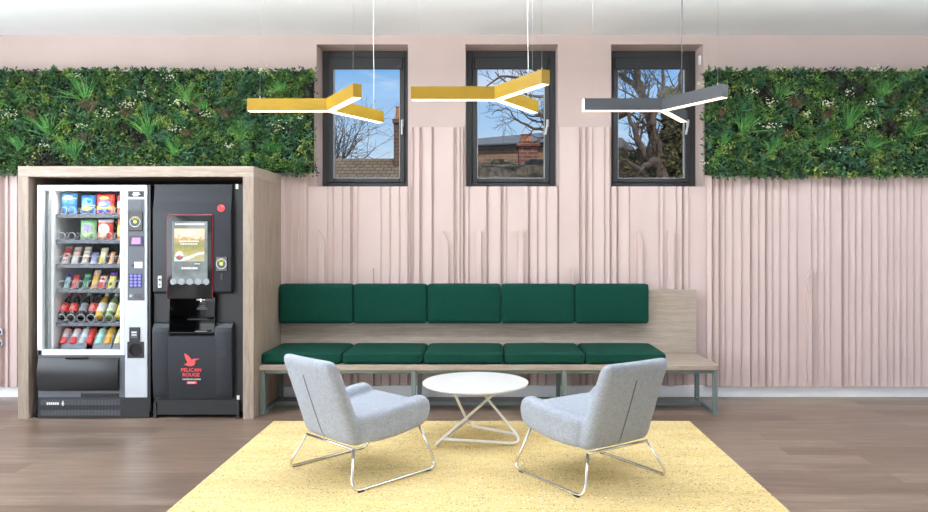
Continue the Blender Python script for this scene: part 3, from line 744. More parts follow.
def bottle(label, px, row, body, cap, lab, h=.235, r=.031, tilt=38, dy=0.0, content_spec=.15, group='drink bottles in the vending machine', lab2=None):
    z = sz(ROWS[row]) + .016; x = ix(px)
    b = thing('drink_bottle', label, 'bottle', (x, IY - .012 + dy, z + .0305), 0, group)
    b.rotation_euler = (R(-tilt), 0, 0)
    prof = [(0, 0), (r * .86, 0), (r, .01), (r, .09), (r * .93, .10), (r, .115), (r, h * .60), (r * .8, h * .72), (r * .42, h * .86), (r * .42, h * .92), (0, h * .92)]
    build('bottle_body', G().lathe(prof, n=20), mat('drink_%02x%02x%02x' % tuple(body), body, content_spec, vary=.05), b, smooth=True, auto=50, local=True)
    build('cap', G().lathe([(0, h * .90), (r * .48, h * .90), (r * .48, h), (0, h)], n=16), pmat(cap), b, smooth=True, auto=40, local=True)
    l = build('bottle_label', G().lathe([(r + .0006, .055), (r + .0012, .058), (r + .0012, .128), (r + .0006, .131)], n=20), pmat(lab), b, smooth=True, auto=50, local=True)
    if lab2:
        q = G(); q.tube([(.012 * math.cos(a), -r - .003 - .0, .09 + .016 * math.sin(a)) for a in [k * math.pi / 8 for k in range(16)]], .0028, 5, closed=True)
        build('label_print', q, pmat(lab2), l, local=True)
    return b
DB = 'drink bottles in the vending machine'
DK = (34, 22, 22)
bottle('dark cola bottle with red label, first on the fifth vending shelf', 61.5, 4, DK, (200, 50, 50), (216, 58, 52), lab2=(240, 200, 200))
bottle('dark cola bottle with red label, second on the fifth vending shelf', 71, 4, DK, (170, 40, 42), (216, 58, 52), lab2=(240, 200, 200))
bottle('dark cola bottle with silver label on the fifth vending shelf', 81, 4, DK, (190, 190, 195), (150, 154, 164), lab2=(90, 94, 104))
bottle('dark bottle with red and white label on the fifth vending shelf', 90.5, 4, (30, 26, 28), (24, 22, 24), (210, 70, 66), lab2=(245, 235, 235))
bottle('amber juice bottle with white label on the fifth vending shelf', 99, 4, (214, 160, 50), (236, 236, 230), (240, 240, 230), lab2=(220, 220, 200))
bottle('green drink bottle with white label on the fifth vending shelf', 109, 4, (120, 150, 90), (236, 238, 236), (234, 240, 226), lab2=(190, 206, 120))
bottle('yellow drink bottle beside the door frame on the fifth vending shelf', 119, 4, (206, 184, 70), (120, 160, 90), (220, 210, 130))
bottle('pink red bottle, first on the lowest vending shelf', 64, 5, (206, 70, 76), (226, 90, 90), (230, 200, 200), h=.20)
bottle('red bottle with white label, second on the lowest vending shelf', 74, 5, (196, 56, 60), (214, 80, 80), (236, 226, 226), h=.20)
bottle('pale grey bottle, third on the lowest vending shelf', 83, 5, (180, 184, 188), (206, 210, 210), (230, 234, 236), h=.16)
bottle('short red bottle in the middle of the lowest vending shelf', 90, 5, (202, 50, 50), (150, 40, 40), (226, 80, 70), h=.16, r=.027)
bottle('mint green bottle on the lowest vending shelf', 99.5, 5, (150, 210, 190), (206, 210, 204), (196, 230, 214), h=.18)
bottle('orange drink bottle on the lowest vending shelf', 108.5, 5, (230, 160, 60), (216, 70, 50), (240, 190, 90), h=.20)
bottle('pale yellow drink bottle beside the door frame on the lowest vending shelf', 118.5, 5, (226, 224, 160), (230, 232, 210), (240, 240, 210), h=.18)

# ------------------------------------------------------------------ coffee machine
M_cof = mat('slate_grey_machine_plastic', (33, 36, 42), 0.42, vary=0.02, spec=.35)
M_cab = mat('black_machine_cabinet', (20, 20, 22), 0.45, vary=0.04)
M_redl = mat('red_trim_line', (120, 24, 34), 0.35, vary=0.03)
a0, a1 = fx(152), fx(241.2); top = fz(184.3)
k = thing('coffee_machine', 'dark grey touchscreen coffee machine with red bird logo inside the oak surround', 'coffee machine', ((a0 + a1) / 2, -.45, 0))
ax0, ax1, az0, az1 = fx(169.7), fx(215.6), fz(333.5), fz(297)
g = G().box(a0, ax0, -.765, -.13, .05, top).box(ax1, a1, -.765, -.13, .05, top).box(ax0, ax1, -.765, -.13, .05, az0).box(ax0, ax1, -.765, -.13, az1, top).box(ax0, ax1, -.50, -.13, az0, az1)
build('cabinet', g, M_cab, k)
ux0, ux1 = fx(154), fx(232)
zq = fz(294); prof = [(-.76, zq), (-.800, zq + .004), (-.822, zq + .02), (-.824, fz(212)), (-.812, fz(202)), (-.800, fz(196)), (-.794, fz(190)), (-.79, top), (-.76, top)]
def rdoor(x0, x1, prof): return G().prism(prof, 'x', x0, x1, .006, 3)
ud = build('upper_door', rdoor(ux0, ux1, prof), M_cof, k, smooth=True, auto=50)
lx0, lx1 = fx(153.3), fx(232.6)
prof = [(-.765, fz(399)), (-.800, fz(398)), (-.806, fz(392)), (-.818, fz(372)), (-.822, fz(350)), (-.822, fz(331)), (-.815, fz(327.6)), (-.790, fz(323.5)), (-.765, fz(322))]
ld = G().prism(prof, 'x', lx0, ax0 - .004, .005, 2).prism(prof, 'x', ax1 + .004, lx1, .005, 2)
prof2 = [(-.765, fz(399)), (-.800, fz(398)), (-.806, fz(392)), (-.818, fz(372)), (-.822, fz(350)), (-.822, fz(336.5)), (-.80, fz(334.5)), (-.765, fz(334.2))]
low = build('lower_door', G().prism(prof, 'x', lx0, ax0, .004, 2).prism(prof, 'x', ax1, lx1, .004, 2).prism(prof2, 'x', ax0 - .006, ax1 + .006, 0), M_cof, k, smooth=True, auto=50)
# dispensing alcove
g = G(); e = .006
g.box(ax0, ax0 + e, -.815, -.505, az0, az1).box(ax1 - e, ax1, -.815, -.505, az0, az1).box(ax0 + e, ax1 - e, -.512, -.505, az0, az1).box(ax0 + e, ax1 - e, -.815, -.512, az1 - e, az1).box(ax0 + e, ax1 - e, -.818, -.512, az0, az0 + .014, .004)
al = build('dispensing_alcove', g, M_gloss, k)
build('cup_platform', G().box(fx(190, -.6), fx(211, -.6), -.66, -.512, az0 + .09, az0 + .104, .003).box(fx(192), fx(212), -.522, -.513, az0 + .104, az1 - .06), M_black, al)
g = G().tube(fillet([((ax0 + ax1) / 2 + .03, -.70, az1 - .005), ((ax0 + ax1) / 2 + .03, -.70, az1 - .045)], .01), .013, 12)
g.tube([((ax0 + ax1) / 2 - .004, -.70, az1 - .03), ((ax0 + ax1) / 2 + .064, -.70, az1 - .03)], .010, 10)
build('spout', g, M_chrome, al, smooth=True, auto=40)
g = G(); y = -.525
for (w_, dz) in ((.05, .03), (.075, .017), (.085, .004)): g.box(fx(202, y) - w_ / 2, fx(202, y) + w_ / 2, y, y + .004, az0 + .16 + dz, az0 + .168 + dz)
build('instruction_print', g, mat('grey_print', (170, 172, 176), .5, vary=.02), al)
build('drip_grille', G().box(fx(195), fx(207), -.80, -.70, az0 + .014, az0 + .020, .002), M_steel, al)
# touchscreen
bz = build('screen_bezel', G().box(fx(168.4), fx(214.6), -.838, -.822, fz(298.5), fz(214.3), .010, 3), M_redl, k, smooth=True, auto=40)
build('screen_glass', G().box(fx(169.1), fx(213.9), -.842, -.830, fz(298.3), fz(215.1), .009, 3), M_gloss, bz, smooth=True, auto=40)
tS = NT('lit_grey_screen'); vv = tS.coords((1, 1, 1)); fcol = tS.ramp(tS.noise(vv, 9, 4), [(.3, (58, 64, 63)), (.7, (98, 106, 105))])
tS.l(fcol, tS.b.inputs['Base Color']); tS.l(fcol, tS.b.inputs['Emission Color']); tS.b.inputs['Emission Strength'].default_value = .45; tS.b.inputs['Roughness'].default_value = .3
SY = -.8425
scn = build('touchscreen', G().box(fx(174.5), fx(209.5), SY - .001, SY + .004, fz(283.6), fz(221.5)), tS.m, k)
tP = NT('lit_meadow_picture'); vv = tP.coords(); sx_ = tP.n('ShaderNodeSeparateXYZ'); tP.l(vv, sx_.inputs[0])
mr = tP.n('ShaderNodeMapRange'); mr.inputs['From Min'].default_value = fz(261); mr.inputs['From Max'].default_value = fz(228.6); tP.l(sx_.outputs[2], mr.inputs['Value'])
nn = tP.noise(vv, 38, 4); ad = tP.n('ShaderNodeMath', operation='MULTIPLY_ADD'); ad.inputs[1].default_value = .5; tP.l(nn, ad.inputs[0]); tP.l(mr.outputs[0], ad.inputs[2])
pc = tP.ramp(ad.outputs[0], [(.30, (150, 146, 112)), (.55, (142, 126, 62)), (.75, (104, 112, 66)), (.95, (170, 132, 90)), (1.0, (190, 172, 146))])
tP.l(pc, tP.b.inputs['Base Color']); tP.l(pc, tP.b.inputs['Emission Color']); tP.b.inputs['Emission Strength'].default_value = .12
SY2 = SY - .003
build('screen_picture', G().box(fx(176.7), fx(206.8), SY2, SY2 + .002, fz(261.3), fz(228.6)), tP.m, scn)
M_wl = mat('white_lit_print', (206, 206, 200), .5, emit=(240, 240, 236), estr=.1, vary=.01)
M_gl = mat('pale_grey_lit_print', (134, 142, 146), .5, emit=(168, 178, 182), estr=.05, vary=.01)
sw = [(fx(177), fz(261)), (fx(177), fz(257.5)), (fx(181), fz(255)), (fx(187), fz(257)), (fx(193), fz(255.5)), (fx(200), fz(252.5)), (fx(206.5), fz(251.5)), (fx(206.5), fz(254)), (fx(199), fz(255.2)), (fx(192), fz(259)), (fx(184), fz(261))]
g = G().prism(sw, 'y', SY2 - .002, SY2)
g.disc((fx(182), fz(255.6)), fx(186) - fx(182), SY2 - .002, 20, rz=.034)
build('white_swirl', g, M_wl, scn)
build('red_spot', G().disc((fx(182), fz(256.5)), .012, SY2 - .004, 14, th=.002), M_coral, scn)
g = G(); rnd = random.Random(4)
def scribble(px0, px1, py, hh, Y):
    x = px0
    while x < px1:
        w_ = rnd.uniform(.9, 2.4); g.box(fx(x), fx(min(px1, x + w_)), Y - .0015, Y, fz(py + hh / 2), fz(py - hh / 2)); x += w_ + .55
scribble(177.5, 206.5, 224.3, 1.7, SY - .001); scribble(186.5, 197, 232.2, 1.1, SY2); scribble(183.5, 199, 234.8, 1.1, SY2); scribble(182, 201, 241.3, 1.2, SY2); scribble(183, 200, 244, 1.1, SY2); scribble(184, 200, 268, 2.0, SY - .001); scribble(197, 202, 263.6, .9, SY - .001)
build('screen_lettering', g, M_wl, scn)
for px in (175.6, 183.8, 192, 200.3, 208.4):
    build('drink_button', G().disc((fx(px), fz(281.3)), .0255, SY - .003, 24, th=.003) if 178 < px < 206 else G().prism([(fx(px) + (-1 if px < 180 else 1) * -.0 + .0235 * math.cos(R(a_)), fz(281.3) + .0255 * math.sin(R(a_))) for a_ in range(0, 360, 15)], 'y', SY - .003, SY), M_gl, scn)
# logos and small fittings on the doors
UY = -.824
lg = build('round_logo', G().disc((fx(222.2), fz(208.3)), .029, UY - .003, 24, th=.010), M_red, ud)
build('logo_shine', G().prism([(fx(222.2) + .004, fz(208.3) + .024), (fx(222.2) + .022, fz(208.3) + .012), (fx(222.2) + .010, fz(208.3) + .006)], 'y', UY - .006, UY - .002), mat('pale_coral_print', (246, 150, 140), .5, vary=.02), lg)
g = G(); scribble(218.8, 225.4, 213.6, 1.1, UY + .002); build('logo_lettering', g, M_sticker, ud)
rd = build('contactless_reader', G().box(fx(217.4), fx(228.4), UY - .006, UY + .004, fz(271), fz(256.4), .003), M_gloss, k)
q = (fx(222.7), fz(263.6)); build('reader_ring', G().ring(q, .037, .042, UY - .008), M_bead, rd); build('reader_light', G().disc(q, .014, UY - .008), M_greenlit, rd)
g = G()
for i in range(7):
    a = R(55 + 70 * i / 6); g.disc((q[0] + .029 * math.cos(a), q[1] + .029 * math.sin(a)), .006, UY - .008, 10)
build('reader_arc', g, M_yellow, rd)
build('sensor_slot', G().box(fx(221.6), fx(224.6), UY - .003, UY + .004, fz(280), fz(273.6), .008, 3), M_black, ud)
lk = build('lock_plate', G().box(fx(159.4), fx(163), UY - .004, UY + .004, fz(287.5), fz(275.8), .002), M_sticker, ud)
build('lock', G().disc((fx(161.4), fz(279.5)), .009, UY - .008, 14, th=.005).disc((fx(161.4), fz(284.5)), .007, UY - .008, 14, th=.005), M_black, lk)
build('sticker', G().box(fx(234.3), fx(236.8), -.769, -.764, fz(188.6), fz(183.8)), M_sticker, k)
build('sticker', G().box(fx(235.4), fx(238), -.769, -.764, fz(401.8), fz(396.3)), M_sticker, k)
LY = -.825
build('door_lock', G().box(fx(219), fx(227.6), -.8235, -.8215, fz(356.4), fz(350.6), .001), M_black, low)
# bird and lettering
def bp(u, w_): return (fx(160 + u / 6.822), fz(345 + w_ / 6.827))
bird = [(176, 54), (196, 66), (212, 82), (222, 96), (226, 100), (232, 92), (246, 91), (279, 91), (262, 98), (247, 103), (250, 112), (246, 126), (236, 137), (218, 141), (196, 138), (173, 128), (190, 122), (196, 112), (188, 98), (180, 80)]
build('bird_logo', G().prism([bp(*p) for p in bird], 'y', LY - .001, LY + .006), M_coral, low)
g = G()
wP = fx(160 + 290 / 6.822) - fx(160 + 153 / 6.822)
add_text(g, 'PELICAN', fx(160 + 221.5 / 6.822), fz(345 + 166 / 6.827), LY, wP, .029, bold=.012)
add_text(g, 'ROUGE', fx(160 + 221 / 6.822), fz(345 + 199 / 6.827), LY, wP * .84, .029, bold=.012)
build('brand_lettering', g, M_coral, low)
g = G(); add_text(g, 'COFFEE ROASTERS', fx(160 + 224 / 6.822), fz(345 + 230 / 6.827), LY + .001, wP * .9, .011, bold=.01); build('small_lettering', g, M_sticker, low)
bx_ = build('red_tab', G().box(fx(188), fx(197.8), LY + .001, LY + .012, fz(345 + 262 / 6.827), fz(345 + 245 / 6.827), .001), M_coral, low)
g = G(); scribble(189.6, 196.2, 345 + 253.5 / 6.827, .9, LY + .001); build('tab_lettering', g, M_sticker, low)
build('kick_plate', G().box(fx(155), fx(238.5), -.785, -.766, .025, fz(400.5), .004), M_cab, k)
for px in (154.5, 237.5):
    build('bracket', G().box(fx(px) - .012, fx(px) + .012, -.795, -.784, .012, .13, .003).box(fx(px) - .016, fx(px) + .016, -.795, -.76, 0.0, .014, .002), M_black, k)
pc_ = [(fx(36.2), -.60, .05), (fx(36.2), -.72, .14), (fx(35.2), -.79, .12), (fx(34.0), -.812, .06), (fx(33.2), -.808, .012), (fx(34.6), -.79, .006), (fx(36.2), -.70, .006)]
pc_ = fillet(pc_, .06, 6)
tag(build('power_cable', G().tube(pc_, .0055, 8), M_black, smooth=True), 'black power cable looping to the floor beside the snack vending machine', 'cable')

for o in list(COL.objects):
    if o.parent is None and o.name.split('.')[0] in ('snack_vending_machine', 'coffee_machine', 'crisp_packet', 'snack_bar', 'drink_bottle'): o.location.y -= MS
# ------------------------------------------------------------------ planted walls
def leafmat(name, c1, c2, rough=.5):
    t = NT(name); v = t.coords(); f = t.noise(v, 14, 3)
    t.l(t.ramp(f, [(.35, c1), (.65, c2)]), t.b.inputs['Base Color']); t.b.inputs['Roughness'].default_value = rough
    t.b.inputs['Specular IOR Level'].default_value = .3; return t.m
LM = [leafmat('leaf_mid_green', (50, 84, 42), (78, 116, 58)), leafmat('leaf_deep_green', (34, 62, 38), (56, 92, 56)), leafmat('leaf_yellow_green', (98, 122, 56), (146, 160, 86)),
      leafmat('leaf_dark_plum', (40, 40, 36), (62, 56, 50)), leafmat('leaf_blue_green', (52, 92, 68), (82, 124, 94)), leafmat('leaf_bright_green', (60, 112, 40), (92, 142, 56))]
M_tuft = leafmat('grass_blade_green', (54, 112, 50), (92, 148, 74)); M_tuftr = leafmat('grass_blade_brown', (74, 52, 44), (112, 84, 70)); M_fern = leafmat('fern_green', (46, 92, 58), (72, 122, 78))
M_flower = mat('small_white_flower', (226, 226, 200), .7, vary=.05); M_plantback = mat('dark_planting_board', (22, 28, 20), .9, vary=.2)
def leaf(g, b, d, up, L, w, mi, fold_=.25, shape=.5):
    d = d.normalized(); s = d.cross(up)
    if s.length < 1e-3: s = Vector((1, 0, 0))
    s.normalize(); n = s.cross(d)
    m = b + d * L * shape; t = b + d * L - n * L * .12
    g.add([b, m + s * w / 2 + n * w * fold_, t, m - s * w / 2 + n * w * fold_, m], [(0, 1, 4), (1, 2, 4), (2, 3, 4), (3, 0, 4)], mi)
def plant_wall(label, x0, x1, z0, z1, seed, tufts, ferns, flowers, ncl):
    rnd = random.Random(seed); root = thing('vertical_garden', label, 'plant wall', ((x0 + x1) / 2, -.09, z0))
    build('backing_board', G().box(x0 + .02, x1 - .02, -.115, -.087, z0 + .02, z1 - .02), M_plantback, root)
    g = G()
    for i in range(ncl):
        x = rnd.uniform(x0, x1); z = rnd.uniform(z0, z1)
        n = noise.noise(Vector((x * 3.1, z * 3.1, seed))); n2 = noise.noise(Vector((x * 5 + 9, z * 5, seed + 4)))
        y = -.115 - .055 * rnd.random() - .03 * max(0, n2)
        if n > .36: sp = 3
        elif n > .06: sp = rnd.choice((0, 0, 2, 0))
        elif n > -.12: sp = rnd.choice((1, 0, 1, 4))
        elif n > -.32: sp = rnd.choice((2, 2, 0, 5))
        else: sp = rnd.choice((1, 1, 4))
        if rnd.random() < .16: sp = rnd.choice((0, 1, 2, 3, 4))
        c = Vector((x, y, z)); ax = Vector((rnd.uniform(-.6, .6), -1, rnd.uniform(-.2, .9))).normalized()
        L = {0: .030, 1: .046, 2: .024, 3: .032, 4: .052, 5: .032}[sp] * rnd.uniform(.7, 1.25)
        for q in range({0: 8, 1: 6, 2: 9, 3: 7, 4: 5, 5: 7}[sp]):
            a = rnd.uniform(0, 6.283); e = rnd.uniform(.25, 1.3)
            t1 = ax.cross(Vector((0, 0, 1))).normalized(); t2 = ax.cross(t1)
            d = ax * math.cos(e) + (t1 * math.cos(a) + t2 * math.sin(a)) * math.sin(e) + Vector((0, 0, -.15))
            b = c + d * rnd.uniform(0, .028) + Vector((rnd.uniform(-.012, .012), rnd.uniform(-.012, .012), rnd.uniform(-.012, .012)))
            if not (x0 - .02 < b.x < x1 + .02 and z0 - .01 < b.z < z1 - .012) or b.y > -.088 or (sl - .05 < b.x < sr + .05 and b.z < zt + .03): continue
            leaf(g, b, d, ax, L, L * {0: .62, 1: .34, 2: .72, 3: .6, 4: .30, 5: .5}[sp], sp)
    stuff(build('foliage', g, LM, root))
    def tuft(px, py, hgt, m, nb, spread):
        p = at(px, py, -.165); g = G()
        for q in range(nb):
            a = rnd.gauss(0, spread); L = hgt * rnd.uniform(.6, 1.1); w = .0075 * rnd.uniform(.8, 1.3)
            d = Vector((math.sin(a), -.35 - .25 * rnd.random(), math.cos(a))).normalized(); pts = []
            o = p + Vector((rnd.uniform(-.02, .02), rnd.uniform(-.0, .03), -hgt * .45))
            pos = o.copy(); dd = d.copy(); N = 6
            for s_ in range(N + 1):
                pts.append(pos.copy()); pos += dd * L / N; dd = (dd + Vector((math.sin(a) * .05, -.03, -.10))).normalized()
            vs = []; sd = d.cross(Vector((0, -1, .2))).normalized()
            for s_, q_ in enumerate(pts):
                ww = w * (1 - (s_ / N) ** 2) + .0006; vs += [q_ - sd * ww / 2, q_ + sd * ww / 2]
            g.add(vs, [(2 * s_, 2 * s_ + 1, 2 * s_ + 3, 2 * s_ + 2) for s_ in range(N)])
        return g
    for (px, py, hh, kind) in tufts:
        build('grass_tuft' if kind else 'brown_grass_tuft', tuft(px, py, hh, None, 30 if kind else 20, .42 if kind else .34), M_tuft if kind else M_tuftr, root)
    for (px, py, sz_) in ferns:
        p = at(px, py, -.16); g = G()
        for q in range(4):
            a = rnd.uniform(-.8, .8); d = Vector((math.sin(a), -.4, math.cos(a))).normalized(); o = p + Vector((0, 0, -sz_ * .5)); sd = d.cross(Vector((0, -1, 0))).normalized()
            for s_ in range(9):
                c = o + d * sz_ * s_ / 9; l = sz_ * .30 * (1 - s_ / 10)
                for sg in (-1, 1): leaf(g, c, d * .6 + sd * sg, Vector((0, -1, .3)), l, l * .34, 0)
        build('fern', g, M_fern, root)
    for (px, py, n_, sp) in flowers:
        p = at(px, py, -.20); g = G()
        for q in range(int(n_ * 1.4)):
            c = p + Vector((rnd.gauss(0, sp), rnd.uniform(-.02, .02), rnd.gauss(0, sp * .55))); r = rnd.uniform(.005, .0105)
            vs = [c + Vector(w) * r for w in ((1, 0, 0), (-1, 0, 0), (0, 1, 0), (0, -1, 0), (0, 0, .7), (0, 0, -.7))]
            g.add(vs, [(0, 2, 4), (2, 1, 4), (1, 3, 4), (3, 0, 4), (2, 0, 5), (1, 2, 5), (3, 1, 5), (0, 3, 5)])
        build('white_blossom', g, M_flower, root)
    return root
zb, zt2 = at(0, 174.5, -.14).z, at(0, 68.5, -.14).z
xl = at(315, 0, -.14).x
plant_wall('long green plant wall above the oak surround and snack machine', XL + .02, xl, zb, zt2, 11,
    [(86, 87, .30, 1), (48, 122, .30, 1), (76, 146, .26, 1), (187, 92, .26, 1), (148, 123, .30, 1), (175, 144, .22, 1), (281, 86, .22, 1), (276, 146, .20, 1), (205, 105, .18, 1), (240, 130, .16, 1), (20, 140, .2, 1),
     (92, 103, .2, 0), (33, 112, .18, 0), (197, 103, .2, 0), (128, 112, .16, 0), (228, 112, .18, 0), (188, 133, .14, 0), (88, 138, .16, 0)],
    [(152, 108, .16), (240, 82, .14), (180, 115, .15), (250, 125, .18), (85, 118, .15), (130, 92, .13), (22, 95, .14), (245, 145, .14)],
    [(76, 74, 14, .03), (170, 76, 16, .04), (128, 104, 22, .035), (108, 113, 24, .04), (176, 101, 16, .03), (205, 114, 14, .03), (82, 125, 16, .035), (145, 94, 12, .03), (10, 114, 18, .04), (275, 125, 16, .035), (230, 146, 10, .02), (300, 118, 8, .02), (45, 145, 12, .03), (176, 128, 10, .03), (263, 70, 8, .03)], 5600)
xr0 = at(704, 0, -.14).x
plant_wall('green plant wall at the bare end of the bench, beside the grey pendant', xr0, XR - .02, zb - .02, zt2, 23,
    [(778, 90, .24, 1), (743, 120, .30, 1), (772, 142, .24, 1), (848, 115, .32, 1), (881, 87, .24, 1), (870, 140, .24, 1), (910, 128, .18, 1), (724, 138, .16, 1), (820, 140, .18, 1),
     (792, 101, .2, 0), (824, 113, .2, 0), (892, 98, .16, 0), (785, 133, .14, 0), (720, 112, .16, 0), (925, 108, .16, 0)],
    [(834, 80, .16), (746, 105, .16), (880, 112, .18), (800, 145, .16), (760, 78, .12), (723, 134, .14), (905, 75, .14)],
    [(770, 102, 14, .03), (826, 103, 22, .03), (850, 92, 12, .03), (772, 126, 20, .04), (808, 113, 10, .02), (870, 123, 20, .035), (872, 102, 12, .03), (834, 149, 16, .035), (780, 68, 8, .02), (700, 84, 8, .02), (908, 112, 16, .04), (752, 90, 12, .03), (875, 68, 8, .02), (702, 162, 8, .02), (795, 92, 6, .02)], 4500)

# ------------------------------------------------------------------ outside the windows
def brickmat(name, c1, c2, mortar, scale=1.0):
    t = NT(name); v = t.coords(); br = t.n('ShaderNodeTexBrick'); br.inputs['Scale'].default_value = scale
    sp = t.n('ShaderNodeSeparateXYZ'); cb = t.n('ShaderNodeCombineXYZ'); ad = t.n('ShaderNodeMath', operation='ADD')
    t.l(v, sp.inputs[0]); t.l(sp.outputs[0], ad.inputs[0]); t.l(sp.outputs[1], ad.inputs[1]); t.l(ad.outputs[0], cb.inputs[0]); t.l(sp.outputs[2], cb.inputs[1])
    br.inputs['Brick Width'].default_value = .215; br.inputs['Row Height'].default_value = .075; br.inputs['Mortar Size'].default_value = .01
    br.inputs['Color1'].default_value = lin(c1); br.inputs['Color2'].default_value = lin(c2); br.inputs['Mortar'].default_value = lin(mortar)
    t.l(cb.outputs[0], br.inputs['Vector']); nz = t.noise(v, 1.3, 4)
    t.l(t.mix(br.outputs['Color'], t.ramp(nz, [(.3, (190, 180, 170)), (.7, (255, 255, 255))]), .8, 'MULTIPLY'), t.b.inputs['Base Color']); t.b.inputs['Roughness'].default_value = .9; return t.m
def tilemat(name, c1, c2):
    t = NT(name); v = t.coords(); br = t.n('ShaderNodeTexBrick'); br.inputs['Brick Width'].default_value = .16; br.inputs['Row Height'].default_value = .075; br.inputs['Mortar Size'].default_value = .008; br.inputs['Scale'].default_value = 1
    sp = t.n('ShaderNodeSeparateXYZ'); cb = t.n('ShaderNodeCombineXYZ'); t.l(v, sp.inputs[0]); t.l(sp.outputs[0], cb.inputs[0]); t.l(sp.outputs[2], cb.inputs[1]); t.l(cb.outputs[0], br.inputs['Vector'])
    br.inputs['Color1'].default_value = lin(c1); br.inputs['Color2'].default_value = lin(c2); br.inputs['Mortar'].default_value = lin(tuple(x * .55 for x in c1))
    t.l(br.outputs['Color'], t.b.inputs['Base Color']); t.b.inputs['Roughness'].default_value = .9; return t.m
M_roof = tilemat('brown_roof_tiles', (112, 94, 72), (128, 108, 84)); M_brickd = brickmat('brown_brick', (122, 84, 66), (100, 68, 54), (126, 112, 98)); M_brick = brickmat('red_brick', (150, 78, 58), (128, 64, 48), (150, 134, 120))
M_tan = brickmat('tan_brick', (176, 132, 100), (158, 112, 84), (170, 150, 128)); M_slater = mat('grey_roof_felt', (112, 112, 112), .9, vary=.08, vscale=3)
M_pot = mat('clay_chimney_pot', (196, 128, 84), .85, vary=.1); M_lead = mat('dark_gutter', (60, 60, 62), .6, vary=.05); M_stone = mat('mossy_rubble_wall', (112, 98, 80), .95, vary=.3, vscale=7, bump=.8, bscale=12)
M_render = mat('pale_house_render', (206, 204, 200), .9, vary=.04)
struct('ground_outside', G().box(-30, 30, .40, 45, -.2, -.01), mat('outside_ground', (120, 116, 104), .95, vary=.15, vscale=1))

# house behind the first window
y = 8.0; xa, xb = at(280, 0, y).x, at(430, 0, y).x
h = thing('brick_house', 'low brick house with brown tiled roof outside the first window', 'house', ((xa + xb) / 2, y, 0))
zr = at(0, 158.5, y).z
build('wall', G().box(xa, xb, y - 2.2, y + 2.2, 0, zr - 1.25), M_brick, h)
build('roof', G().prism([(y - 2.5, zr - 1.4), (y, zr), (y + 2.5, zr - 1.4), (y + 2.5, zr - 1.5), (y - 2.5, zr - 1.5)], 'x', xa, xb), M_roof, h)
c = build('chimney', G().box(at(396, 0, y).x, at(407, 0, y).x, y - .35, y + .35, zr - .9, at(0, 122, y).z).box(at(395, 0, y).x, at(408, 0, y).x, y - .40, y + .40, at(0, 126, y).z, at(0, 122, y).z), M_brickd, h)
build('chimney_pot', G().lathe([(.12, 0), (.10, .28), (.12, .30), (0, .30)], Matrix.Translation((at(401, 0, y).x, y, at(0, 122, y).z)), 14), M_pot, c)

# terrace behind the middle window
y = 10.0; xa, xb = at(455, 0, y).x, at(566, 0, y).x
h = thing('terrace_house', 'tan brick building with grey roof and red chimney outside the middle window', 'house', ((xa + xb) / 2, y, 0))
zt3 = at(0, 146.5, y).z
build('wall', G().box(xa, xb, y, y + 4, 0, zt3), M_tan, h)
rz0, rz1 = at(0, 139, y).z, at(0, 131.5, y).z
g = G(); g.add([(xa, y - .08, zt3 - .02), (xb, y - .08, zt3 + .12), (xb, y + 3.2, at(0, 131.5, y + 3.2).z), (xa, y + 3.2, at(0, 140, y + 3.2).z), (xa, y - .08, zt3 - .10), (xb, y - .08, zt3 + .04), (xb, y + 3.2, zt3), (xa, y + 3.2, zt3)], [(0, 1, 2, 3), (4, 5, 1, 0), (5, 6, 2, 1), (6, 7, 3, 2), (7, 4, 0, 3), (7, 6, 5, 4)])
build('roof', g, M_slater, h)
build('gutter', G().tube([(xa, y - .12, zt3 - .02), (xb, y - .12, zt3 + .10)], .03, 8), M_lead, h)
y2 = 8.4
xc0, xc1 = at(518.5, 0, y2).x, at(536.5, 0, y2).x
c = build('chimney', G().box(xc0, xc1, y2 - .3, y2 + .3, at(0, 166, y2).z, at(0, 143, y2).z).box(xc0 - .05, xc1 + .05, y2 - .35, y2 + .35, at(0, 148, y2).z, at(0, 145, y2).z), M_brick, h)
build('chimney_pot', G().lathe([(.12, 0), (.10, .16), (.12, .18), (0, .18)], Matrix.Translation(((xc0 + xc1) / 2 - .04, y2, at(0, 143.5, y2).z)), 14), M_pot, c)
g = G(); g.box(xa, xb, 7.2, 7.8, 0, at(0, 166, 7.5).z, .05); 
rnd = random.Random(6)
for q in range(60):
    x = rnd.uniform(xa, xb); r = rnd.uniform(.08, .16); g.rbox((x, 7.5 + rnd.uniform(-.15, .15), at(0, 165, 7.5).z + rnd.uniform(-.05, .05)), (r * 2, r * 1.6, r), r * .4, 3)
tag(build('rubble_wall', g, M_stone, smooth=True, auto=60), 'mossy brown rubble garden wall outside the middle window', 'wall')
y = 12; xa, xb = at(596, 0, y).x, at(636, 0, y).x
h = thing('pale_house', 'pale distant house seen behind the tree in the window by the grey pendant', 'house', ((xa + xb) / 2, y, 0))
build('wall', G().box(xa, xb, y, y + 3, 0, at(0, 160, y).z), M_render, h)
zz = at(0, 160, y).z
build('roof', G().prism([(xa - .2, zz), (xb + .2, zz), (xb - .4, zz + .55), (xa + .4, zz + .55)], 'y', y - .2, y + 3.2), M_slater, h)

